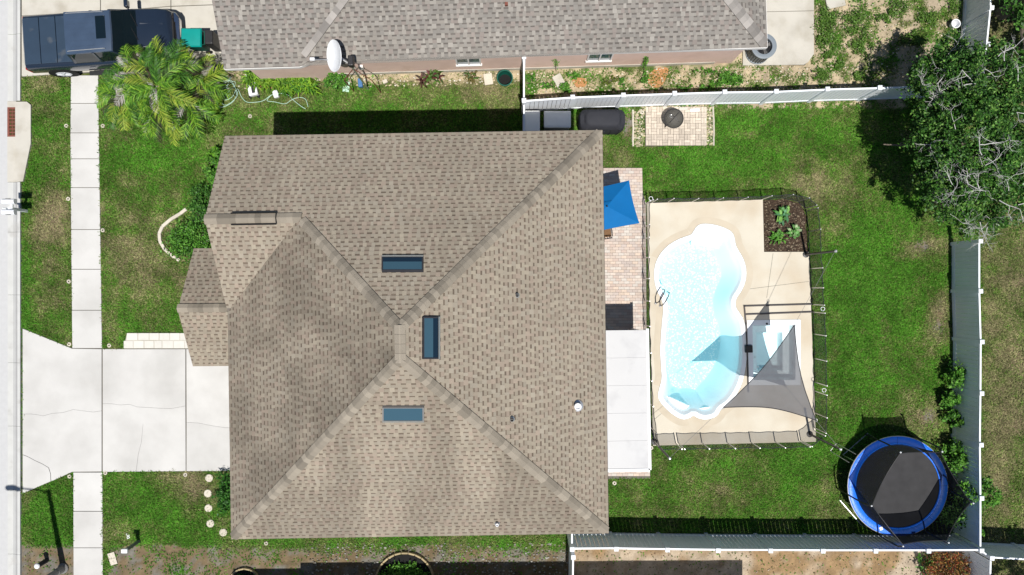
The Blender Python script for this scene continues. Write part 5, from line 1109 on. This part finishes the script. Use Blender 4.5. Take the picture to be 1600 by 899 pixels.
pt_ = G(789, 126, 0); pot = thing('planter_tub', pt_, 'round dark green plastic tub beside the short fence', 'tub'); MB().lathe(pt_, [(.2, 0), (.27, .36), (.3, .37), (.3, .4), (.26, .4), (.24, .05), (.01, .05)], 24).obj('tub', M['green'], pot, smooth=True); MB().lathe(pt_, [(.235, .06), (.01, .062)], 20).obj('inside', M['black'], pot)
def debris(px, py, d, rz_, m, nm, lab, cat, h=.05): o = MB().rbox(G(px, py, h / 2), (d[0], d[1], h), min(.02, h / 3), rz_).obj(nm, M[m]); tag(o, lab, cat); return o
debris(763, 124, (.32, .42, 0), .15, 'stone', 'paving_stone', 'pale square paving stone left of the dark tub', 'paving stone')
debris(541, 136, (.25, .38, 0), -.05, 'hose', 'plastic_board', 'pale green plastic board lying in the grass below the satellite dish', 'board', .02)
debris(564, 131, (.16, .32, 0), .1, 'bluepl', 'blue_container', 'small blue plastic container by the pink wall', 'container', .2)
debris(602, 128, (.18, .14, 0), .4, 'stone', 'rock', 'pale rock lying right of the blue container', 'rock', .1)
debris(498, 124, (.22, .12, 0), .5, 'stone', 'rock', 'pale rock at the end of the lily bed', 'rock', .1)
debris(374, 107, (.32, .2, 0), 0, 'oldconc', 'paving_stone', 'tan block against the pink wall near the palm', 'block', .08)
debris(416, 135, (.5, .2, 0), .1, 'orange', 'board', 'orange tan board lying in front of the lilies', 'board', .03)
debris(525, 126, (.3, .05, 0), .0, 'whitemetal', 'pipe', 'short white pipe among the plants below the dish', 'pipe', .06)
debris(1085, 173, (.36, .12, 0), .05, 'trim', 'white_block', 'white slab leaning by the upper right of the fire pit pad', 'block', .1)
debris(1067, 171, (.34, .12, 0), .02, 'oldconc', 'paving_stone', 'tan block behind the fire pit', 'block', .1)
debris(200, 833 + 5, (.12, .2, 0), .1, 'whitemetal', 'paper_scrap', 'scrap of white paper in the lower front lawn', 'paper', .01)
debris(176, 873, (.26, .46, 0), .3, 'stone', 'paving_stone', 'broken pale slab beside the lower sidewalk', 'slab', .03)
def blob(pts, nm, m, lab, cat, z_=.02): o = MB().prism(smooth_loop(path(*pts), 2), -.03, z_).obj(nm, M[m]); tag(o, lab, cat, kind='structure'); return o
blob([(893, 124), (905, 121), (919, 124), (915, 136), (903, 138), (896, 132)], 'clay_patch', 'orange', 'orange clay patch in the sandy side yard below the first window', None, .012)
blob([(1018, 108), (1046, 104), (1042, 120), (1034, 136), (1020, 138), (1010, 128)], 'clay_patch', 'orange', 'larger orange clay patch in the side yard right of the window', None, .012)
debris(873, 126, (.34, .44, 0), .5, 'oldconc', 'paving_stone', 'pale grey stone slab among weeds in the side yard', 'stone slab', .05)
wp = G(1487, 41, 0); o = thing('flower_pot', wp, 'small white empty flower pot in the upper right yard', 'flower pot'); MB().lathe(wp, [(.1, 0), (.15, .28), (.17, .28), (.17, .31), (.14, .31), (.12, .1), (.01, .1)], 18).obj('pot', M['whitemetal'], o, smooth=True)
o = debris(1305, 4, (.7, .4, 0), .2, 'oldconc', 'rubble_slab', 'pale concrete rubble at the top edge of the yard', 'rubble', .06)
# white garden chair in the shade at the bottom edge
gcx = G(1112, 896, 0); ch = thing('garden_chair', gcx, 'white slatted garden chair back in the shade at the bottom edge', 'chair')
MB().box(gcx + Vector((0, -.3, .42)), (.75, .5, .04)).obj('seat', M['whitemetal'], ch)
for k in range(5): x = -.36 + k * .18; MB().tube([gcx + Vector((x, -.08, .42)), gcx + Vector((x * 1.05, .06, 1.0))], .02, 6).obj('back_slat', M['whitemetal'], ch)
MB().tube([gcx + Vector((-.4, .06, 1.0)), gcx + Vector((.4, .06, 1.0))], .022, 6).obj('top_rail', M['whitemetal'], ch)
for s in (-.36, .36):
    for y in (-.08, -.52): MB().tube([gcx + Vector((s, y, 0)), gcx + Vector((s, y, .42))], .02, 6).obj('leg', M['whitemetal'], ch)
# round stone planter
rp = G(633, 908, 0); rpl = thing('round_planter', rp, 'round stone edged planting ring at the bottom edge', 'planter')
for k in range(26): a0, a1 = 6.28319 * k / 26 + .012, 6.28319 * (k + 1) / 26 - .012; MB().prism([(rp.x + r_ * math.cos(t), rp.y + r_ * math.sin(t)) for r_, t in ((1.05, a0), (1.11, a0), (1.11, a1), (1.05, a1))], 0, .14 + random.uniform(0, .03)).obj('stone', M['edging'], rpl)
MB().lathe(rp, [(1.0, 0), (1.0, .06), (.01, .1)], 30).obj('soil', M['black'], rpl)
rp2 = G(383, 912, 0); rpl2 = thing('round_planter', rp2, 'small timber edged planting ring at the bottom edge left of the house corner', 'planter')
for k in range(16): a0, a1 = 6.28319 * k / 16 + .015, 6.28319 * (k + 1) / 16 - .015; MB().prism([(rp2.x + r_ * math.cos(t), rp2.y + r_ * math.sin(t)) for r_, t in ((.56, a0), (.61, a0), (.61, a1), (.56, a1))], 0, .14).obj('edging_block', M['edging'], rpl2)
MB().lathe(rp2, [(.5, 0), (.5, .05), (.01, .08)], 20).obj('soil', M['black'], rpl2)

# ---------------------------------------------------------------- plants
def leaf_mesh(pts, size, cols, up=.55, asp=.55, seed=0):
    r = np.random.default_rng(seed + len(pts)); n = len(pts); p = np.array(pts)
    nrm = r.normal(size=(n, 3)); nrm[:, 2] = np.abs(nrm[:, 2]) + up; nrm /= np.linalg.norm(nrm, axis=1)[:, None]
    t = r.normal(size=(n, 3)); t -= nrm * (t * nrm).sum(1)[:, None]; t /= np.linalg.norm(t, axis=1)[:, None]; b = np.cross(nrm, t)
    s = size * r.uniform(.6, 1.35, n)[:, None]
    V = np.stack([p - t * s, p + b * s * asp, p + t * s - nrm * s * .25, p - b * s * asp], 1).reshape(-1, 3)
    ci = np.array(cols)[r.integers(0, len(cols), n)] * r.uniform(.65, 1.35, n)[:, None]
    return V, ci
def leaf_obj(name, V, C, parent, m='leaf'):
    n = len(V) // 4; me = bpy.data.meshes.new(name); o_ = np.array(wl(parent)) if parent else np.zeros(3)
    me.vertices.add(4 * n); me.vertices.foreach_set('co', (V - o_).astype(np.float32).ravel()); me.loops.add(4 * n); me.loops.foreach_set('vertex_index', np.arange(4 * n, dtype=np.int32))
    me.polygons.add(n); me.polygons.foreach_set('loop_start', np.arange(0, 4 * n, 4, dtype=np.int32)); me.polygons.foreach_set('loop_total', np.full(n, 4, dtype=np.int32))
    at = me.attributes.new('col', 'FLOAT_COLOR', 'POINT'); at.data.foreach_set('color', np.repeat(np.concatenate([C, np.ones((n, 1))], 1), 4, 0).astype(np.float32).ravel())
    me.update(); me.materials.append(M[m]); o = bpy.data.objects.new(name, me); COL.objects.link(o)
    if parent: o.parent = parent
    return o
def clumps(c, rx, ry, z0, z1, nclump, per, cr_, seed):
    r = np.random.default_rng(seed); out = []
    for _ in range(nclump):
        d = r.normal(size=3); d /= np.linalg.norm(d); k = r.random() ** .4
        q = np.array((c[0] + d[0] * rx * k, c[1] + d[1] * ry * k, (z0 + z1) / 2 + d[2] * (z1 - z0) / 2 * k)); s = cr_ * r.uniform(.6, 1.3)
        g = r.normal(size=(per, 3)) * s * np.array((.6, .6, .45)); out.append(q + g)
    p = np.concatenate(out); p[:, 2] = np.maximum(p[:, 2], .03); return p
GREEN = [(.06, .19, .02), (.09, .25, .03), (.035, .115, .014), (.13, .3, .04)]; DKGREEN = [(.04, .13, .018), (.06, .17, .024), (.024, .08, .013), (.09, .22, .035)]
def bush(px, py, rx, ry, h, n, size, cols, label, name='shrub', cat='shrub', group=None, seed=0, hp=None, asp=.55, base=None):
    hm = h * .6; c = P(px, py, hm) if base is None else Vector(base); o = thing(name, (c.x, c.y, 0), label, cat, group)
    ncl = max(4, n // 22); pts = clumps((c.x, c.y), rx, ry, .08, h, ncl, 22, min(rx, ry) * .28, seed + int(px) * 7 + int(py)); V, C = leaf_mesh(pts, size, cols, asp=asp, seed=seed); leaf_obj('foliage', V, C, o)
    mb = MB(); rr_ = random.Random(int(px + py))
    for k in range(4): a = rr_.uniform(0, 6.28); mb.tube([(c.x, c.y, -.03), (c.x + .3 * rx * math.cos(a), c.y + .3 * ry * math.sin(a), h * .4), (c.x + .65 * rx * math.cos(a), c.y + .65 * ry * math.sin(a), h * .7)], [.02, .015, .007], 5)
    mb.obj('stem', M['bark'], o); return o
g_ = 'front foundation shrubs'
bush(300, 378, .95, .75, .75, 3400, .042, GREEN, 'broad green shrub inside the curved front bed edging', group=g_); bush(317, 322, .55, .8, .7, 2200, .042, DKGREEN, 'dark green shrub between the curved bed and the upper front eave', group=g_)
bush(338, 262, .42, .75, .8, 1300, .055, GREEN, 'green shrub against the upper front corner of the house', group=g_); bush(283, 388, .5, .3, .4, 350, .045, [(.1, .12, .02), (.13, .1, .02), (.05, .09, .015)], 'yellowing low shrub at the front of the curved bed', group=g_)
bush(355, 770, .48, .85, .7, 1500, .05, [(.03, .12, .015), (.05, .16, .02), (.02, .08, .01)], 'bright green shrub at the lower front corner of the house beside the stepping stones', group=g_)
bush(333, 240, .25, .22, .6, 300, .06, [(.12, .28, .02), (.09, .22, .02)], 'lime green tuft at the upper front eave', group=g_)
g_ = 'shrubs along the right fence'
for a in [(1498, 587, .42, .45, 1.2, 900, 'round bright green shrub against the right fence, topmost of the row'), (1489, 626, .5, .34, .9, 750, 'loose green shrub below the topmost one by the right fence'), (1492, 655, .42, .3, .9, 600, 'small green shrub above the trampoline by the right fence'),
          (1497, 716, .55, .55, 1.2, 1300, 'leafy green shrub between the trampoline and the right fence'), (1528, 768, .75, .5, 2.0, 1700, 'tall green shrub leaning over the right fence beside the trampoline'), (1500, 800, .8, .6, 1.0, 1600, 'dark green shrub right of the trampoline'), (1523, 822, .3, .35, 1.5, 450, 'small green shrub poking up at the lower right fence corner')]:
    bush(a[0], a[1], a[2], a[3], a[4], a[5], .055, GREEN if a[5] != 1600 else DKGREEN, a[6], group=g_)
bush(1484, 888, .95, .6, .9, 2600, .06, [(.22, .05, .02), (.3, .12, .03), (.12, .03, .02), (.16, .14, .04), (.06, .07, .02), (.35, .2, .06)], 'red and orange leaved croton shrub below the bottom right fence corner', asp=.3)
bush(1448, 885, .4, .6, .5, 500, .05, DKGREEN, 'dark green low shrub left of the red croton')
g_ = 'weeds in the upper right yard'
for i, (a, b, rx, ry, n, w_) in enumerate([(1291, 33, .4, .45, 1100, 'large dark green weed patch beside the concrete slab'), (1290, 62, .35, .3, 500, 'loose weed patch below the large one by the slab'), (1338, 40, .45, .6, 900, 'spreading weed patch in the middle of the upper right yard'), (1345, 70, .4, .3, 500, 'low weed patch under the spreading one'), (1384, 25, .3, .25, 450, 'weed clump near the top edge left of the pot'),
                                 (1405, 12, .35, .3, 400, 'topmost weed clump in the upper right yard'), (1450, 25, .3, .35, 500, 'weed clump just left of the flower pot'), (1490, 10, .3, .25, 400, 'weed clump above the flower pot'), (1296, 85, .22, .17, 380, 'small round weed near the slab corner'), (1281, 118, .3, .22, 520, 'dark weed clump just above the fence'), (1348, 120, .35, .2, 420, 'flat weed clump beside the tree shadow'), (1310, 102, .2, .15, 260, 'tiny weed clump between slab and tree shadow'), (1430, 60, .5, .3, 600, 'weed patch at the edge of the tree shadow')]):
    bush(a, b, rx * 1.2, ry * 1.2, .16, int(n * 1.1), .035, [(.09, .19, .025), (.12, .22, .04), (.06, .13, .02)], w_, 'weed_patch', 'weed', g_, i)
g_ = 'weeds in the sandy side yard'
for i, (a, b, rx, ry, n, w_) in enumerate([(1138, 124, .65, .3, 1300, 'wide green weed bed in the side yard near the air conditioner'), (1098, 137, .35, .12, 300, 'low weed strip against the top of the white fence'), (1070, 137, .3, .12, 280, 'weed tuft against the fence right of the orange clay'), (886, 137, .25, .2, 400, 'bright green weed by the first fence post'), (829, 126, .3, .25, 280, 'weed tuft beside the short fence panel'), (855, 135, .35, .2, 280, 'loose weeds left of the grey stone slab'), (893, 118, .3, .15, 200, 'weeds above the first orange clay patch'), (952, 126, .35, .15, 260, 'yellowish weeds in the middle of the side yard'), (971, 128, .12, .18, 260, 'small dark weed left of the larger clay patch'), (1006, 122, .2, .25, 240, 'weeds just left of the larger clay patch'), (1105, 112, .5, .15, 300, 'weeds along the pink wall')]):
    bush(a, b, rx, ry, .22, n, .035, GREEN if i != 7 else [(.13, .16, .03), (.09, .13, .02)], w_, 'weed_patch', 'weed', g_, i)
for (a, b, w_) in ((869, 104, 'thin green vine climbing the pink wall below the roof edge'), (1006, 102, 'small vine sprig on the pink wall near the larger clay patch')):
    c = P(a, b + 8, 0); o = thing('vine', c, w_, 'vine'); pts = [(c.x + random.gauss(0, .05) - .1 * t, min(c.y + .12, 9.9) + random.gauss(0, .02), .05 + 1.3 * t) for t in np.random.default_rng(3).random(160)]; V, C = leaf_mesh(pts, .035, GREEN); leaf_obj('foliage', V, C, o); MB().tube([c, c + Vector((-.1, .12, 1.3))], .01, 5).obj('stem', M['bark'], o)
bush(628, 888, .95, .4, .4, 2600, .045, GREEN, 'leafy green ground cover inside the round stone planter', base=(rp.x, rp.y + .28, 0)); bush(390, 905, .4, .35, .3, 300, .04, DKGREEN, 'dark plants in the small planting ring', base=(rp2.x, rp2.y + .1, 0))
bush(525, 125, .45, .3, .5, 800, .05, GREEN, 'dark leafy plant below the satellite dish')
def strap(px, py, rx, ry, n, L_, wd, cols, label, name='strap_leaf_plant', cat='plant', h=.35, group=None):
    c = G(px, py); o = thing(name, c, label, cat, group); r = np.random.default_rng(int(px)); Vs = []; Cs = []
    for _ in range(n):
        bx, by = c.x + r.uniform(-1, 1) * rx, c.y + r.uniform(-1, 1) * ry; a = r.uniform(0, 6.283); l = L_ * r.uniform(.6, 1.2); hh = h * r.uniform(.6, 1.2); pv = None; col = np.array(cols[r.integers(0, len(cols))]) * r.uniform(.7, 1.3)
        d = np.array((math.cos(a), math.sin(a), 0)); s = np.array((-math.sin(a), math.cos(a), 0)); 
        for (t, z_, w_) in ((0, .02, .6), (.35, hh, 1.), (.75, hh * 1.05, .8), (1., hh * .7, .05)):
            p = np.array((bx, by, 0)) + d * l * t + np.array((0, 0, z_)); q = (p - s * wd * w_, p + s * wd * w_)
            if pv is not None: Vs += [pv[0], pv[1], q[1], q[0]]; Cs.append(col)
            pv = q
    leaf_obj('foliage', np.array(Vs), np.array(Cs), o); return o
LIME = [(.16, .3, .02), (.1, .22, .015), (.2, .34, .03), (.06, .15, .01)]
strap(420, 124, .75, .26, 420, .36, .022, LIME, 'bright lime strap leaved lilies along the pink wall, nearest the palm'); strap(468, 127, .6, .42, 480, .38, .022, LIME[:2] + [(.05, .16, .015)], 'bright green strap leaved lilies along the pink wall, right half')
strap(678, 121, .22, .16, 40, .35, .03, [(.05, .1, .02), (.1, .02, .025), (.07, .15, .02)], 'red and green leaved rosette plant by the pink wall'); strap(737, 122, .14, .12, 26, .28, .025, [(.06, .12, .02), (.12, .1, .03)], 'small brownish rosette plant left of the paving stone'); strap(664, 128, .16, .1, 24, .3, .025, [(.1, .03, .03), (.06, .03, .02)], 'dark red rosette plant beside the larger one')
strap(1221, 336, .12, .14, 34, .3, .05, [(.06, .2, .04), (.18, .38, .08), (.08, .22, .1)], 'bright green leafy plant in the upper mulch bed', h=.3); strap(1214, 370, .22, .14, 60, .22, .022, [(.06, .2, .02), (.1, .28, .03)], 'feathery green plant at the lower left of the mulch bed', h=.2); strap(1239, 364, .1, .1, 26, .24, .05, [(.1, .26, .06), (.3, .4, .2)], 'pale edged green plant at the lower right of the mulch bed', h=.26)

# palm fronds
def frond_mesh(L_, droop, n, ll, cols, name, seed, wd=.02):
    r = np.random.default_rng(seed); Vs = []; Cs = []; pr_ = []
    def sp(t): return np.array((L_ * (t - .12 * droop * t * t), .05 * L_ * math.sin(3 * t + seed), L_ * (.62 * t - (.35 + .55 * droop) * t * t)))
    for i in range(14): pr_.append(sp(i / 13))
    for i in range(n):
        t = .14 + .86 * i / n; p = sp(t); tan = sp(min(t + .02, 1)) - sp(t - .02); tan /= np.linalg.norm(tan) + 1e-9; side = np.cross(tan, (0, 0, 1)); side /= np.linalg.norm(side) + 1e-9; lf = ll * (math.sin(math.pi * (.12 + .82 * t)) ** .7) * r.uniform(.85, 1.1)
        for s in (-1, 1):
            d = side * s * .7 + tan * r.uniform(.5, .85) + np.array((0, 0, r.uniform(-.05, .25))); d /= np.linalg.norm(d); w_ = np.cross(d, (0, 0, 1.)); w_ /= np.linalg.norm(w_) + 1e-9
            m_ = p + d * lf * .55; e = p + d * lf + np.array((0, 0, -.28 * lf)); c = np.array(cols[r.integers(0, len(cols))]) * r.uniform(.75, 1.3)
            Vs += [p - w_ * wd * .5, p + w_ * wd * .5, m_ + w_ * wd, m_ - w_ * wd, m_ - w_ * wd, m_ + w_ * wd, e + w_ * .004, e - w_ * .004]; Cs += [c, c]
    for a, b in zip(pr_[:-1], pr_[1:]): Vs += [a + (0, .012, 0), a - (0, .012, 0), b - (0, .01, 0), b + (0, .01, 0)]; Cs.append(np.array(cols[0]) * 1.2)
    o = leaf_obj(name, np.array(Vs), np.array(Cs), None); me = o.data; bpy.data.objects.remove(o); return me
PG = [(.13, .29, .022), (.08, .21, .016), (.22, .37, .035), (.04, .11, .01)]; PK = [(.04, .13, .015), (.06, .17, .02), (.03, .09, .012)]; PY = [(.26, .32, .04), (.18, .27, .025), (.12, .22, .018)]; PD = [(.42, .41, .38), (.32, .3, .27), (.24, .21, .17)]; PB = [(.045, .04, .025), (.07, .055, .03), (.03, .05, .015)]
FR = [frond_mesh(1.9, .5, 19, .55, PG, 'frond', 1), frond_mesh(1.7, .8, 18, .52, PG, 'frond', 2), frond_mesh(2.0, .35, 20, .55, PY, 'frond', 3), frond_mesh(1.6, 1.0, 17, .5, PG, 'frond', 4), frond_mesh(1.8, .7, 18, .55, PK, 'frond', 9)]
FD = [frond_mesh(1.5, 1.1, 22, .42, PD, 'frond', 5, .02), frond_mesh(1.7, .6, 22, .4, PD, 'frond', 6, .02)]; FB = [frond_mesh(1.6, 1.2, 26, .45, PB, 'frond', 7)]
def palm(c, stems, label, mix, spread, group=None):
    o = thing('palm', (c[0], c[1], 0), label, 'palm', group); r = random.Random(int(c[0] * 100))
    for (dx, dy, h, n, a0, a1) in stems:
        b = Vector((c[0] + dx, c[1] + dy, 0)); MB().tube([b, b + Vector((dx * .15, dy * .15, h * .6)), b + Vector((dx * .25, dy * .25, h))], [.09, .07, .055], 8).obj('trunk', M['bark'], o); t = b + Vector((dx * .25, dy * .25, h))
        for k in range(n):
            a = R(a0 + (a1 - a0) * (k + r.random()) / n); pick = r.random(); me = r.choice(FR) if pick < mix[0] else (r.choice(FD) if pick < mix[1] else FB[0])
            i_ = inst('frond', me, o, t, (r.uniform(-.35, .35), r.uniform(-.55, .35), a)); s = r.uniform(.75, 1.1) * spread; i_.scale = (s, s, s)
pc_ = P(242, 124, 1.6)
palm((pc_.x, pc_.y), [(-.9, -.4, 1.3, 26, 60, 320), (-.1, -.75, 1.1, 26, 150, 400), (.75, -.6, 1.0, 20, -140, 80), (-.35, .1, 1.8, 22, 0, 360), (.35, .15, 1.5, 20, -20, 200), (1.0, .0, .9, 18, -60, 120), (.2, -.25, 1.9, 18, 0, 360), (-.5, -.2, 1.6, 16, 0, 360)], 'wide clumping palm with green and dead grey fronds over the truck', (.7, .84), .74)
palm((18.0, 6.6), [(0, 0, 4.0, 12, 0, 360)], 'bright green palm reaching in at the right edge beside the tree', (1., 1.), .9)
for o_ in [x for x in bpy.data.objects if x.name.startswith('palm')]: pass

# broadleaf tree with dead grey limbs in the upper right
def branch(mb, p, d, L_, r_, lvl, rnd, tips, spread=.7):
    pts = [Vector(p)]; dd = Vector(d).normalized()
    for k in range(4): dd = (dd + Vector((rnd.gauss(0, .18), rnd.gauss(0, .18), rnd.gauss(.02, .12)))).normalized(); pts.append(pts[-1] + dd * L_ / 4)
    mb.tube(pts, [r_, r_ * .9, r_ * .78, r_ * .66, r_ * .5], 6 if lvl else 5, True); tips.append(pts[-1])
    if lvl > 0:
        for k in range(rnd.randint(2, 3)):
            s = rnd.randint(2, 4); q = pts[s]; nd_ = (dd + Vector((rnd.gauss(0, spread), rnd.gauss(0, spread), rnd.gauss(0, spread * .5)))).normalized(); branch(mb, q, nd_, L_ * rnd.uniform(.55, .8), r_ * .55, lvl - 1, rnd, tips, spread)
def tree(base, crowns, nleaf, cols, label, seed, dead=0, size=.05, group=None):
    o = thing('tree', base, label, 'tree', group); rnd = random.Random(seed); r = np.random.default_rng(seed); mb = MB(); tips = []; b = Vector(base)
    mb.tube([b - Vector((0, 0, .1)), b + Vector((.05, 0, .8)), b + Vector((.0, .1, 1.6))], [.26, .2, .17], 9); hub_ = b + Vector((0, .1, 1.5))
    for (c, s) in crowns: d = (Vector(c) - hub_); branch(mb, hub_, d, d.length * .7, .085, 1, rnd, tips, .3)
    mb.obj('trunk', M['bark'], o); pts = []; vol = [s[0] * s[1] * s[2] for c, s in crowns]
    for (c, s), v in zip(crowns, vol):
        n = int(nleaf * v / sum(vol)); ncl = max(6, n // 60)
        for _ in range(ncl):
            d = r.normal(size=3); d /= np.linalg.norm(d); k = r.random() ** .33; q = np.array(c) + d * np.array(s) * k; pts.append(q + r.normal(size=(60, 3)) * np.array((.12, .12, .06)) * r.uniform(.5, 1.3))
    pts = np.concatenate(pts); pts[:, 2] = np.maximum(pts[:, 2], .3); V, C = leaf_mesh(pts, size, cols, seed=seed); leaf_obj('crown', V, C, o)
    for k in range(dead):
        c, s = crowns[rnd.randrange(len(crowns))]; p = Vector(c) + Vector((rnd.uniform(-.55, .55) * s[0], rnd.uniform(-.55, .55) * s[1], s[2] * .95)); m2 = MB(); branch(m2, p, (rnd.gauss(0, 1), rnd.gauss(0, 1), .35), rnd.uniform(.35, .65), rnd.uniform(.01, .017), 3, rnd, [], .9); m2.obj('dead_branch', M['deadwood'], o)
    return o
def cr3(px, py, h, sx, sy, sz): return (tuple(P(px, py, h)), (sx, sy, sz))
TG = [(.035, .115, .014), (.06, .165, .022), (.018, .06, .01), (.13, .25, .05), (.03, .095, .015)]
tree((15.4, 4.3, 0), [cr3(1448, 150, 3.2, .6, .8, .7), cr3(1452, 215, 3.4, .55, .9, .8), cr3(1462, 275, 3.3, .6, .9, .7), cr3(1480, 330, 3.0, .6, .6, .6), cr3(1475, 95, 3.0, .6, .5, .6), cr3(1478, 130, 3.6, 1.1, 1.2, 1.1), cr3(1540, 130, 4.2, 1.4, 1.3, 1.2), cr3(1470, 210, 3.8, 1.0, 1.3, 1.1), cr3(1535, 230, 4.6, 1.5, 1.5, 1.2), cr3(1490, 290, 3.8, 1.1, 1.1, 1.0), cr3(1560, 310, 4.0, 1.3, 1.0, 1.0), cr3(1530, 345, 3.2, .8, .6, .7), cr3(1590, 190, 4.4, 1.3, 1.6, 1.1), cr3(1500, 85, 3.2, .9, .7, .8), cr3(1590, 270, 4.2, 1.0, 1.3, 1.0)], 52000, TG, 'large leafy tree with bare grey branch ends in the upper right', 5, 62)
tree((18.2, 10.2, 0), [((17.9, 10.4, 2.6), (1.1, 1.6, 1.0)), ((19.2, 9.2, 2.8), (1.2, 1.4, 1.2)), ((18.4, 8.0, 2.2), (.9, .9, .8))], 6500, DKGREEN, 'dark leafy tree beyond the fence in the top right corner', 8, 4, .07)
tree((18.3, -11.6, 0), [((17.6, -11.1, 4.2), (.9, .8, .9)), ((18.6, -11.3, 4.8), (1.2, .9, 1.0)), ((19.6, -11.4, 4.2), (1.2, .9, 1.0)), ((18.2, -11.9, 5.2), (1.2, .9, 1.0))], 7000, GREEN, 'leafy tree off the bottom right corner shading the outer lawn', 12, 0)
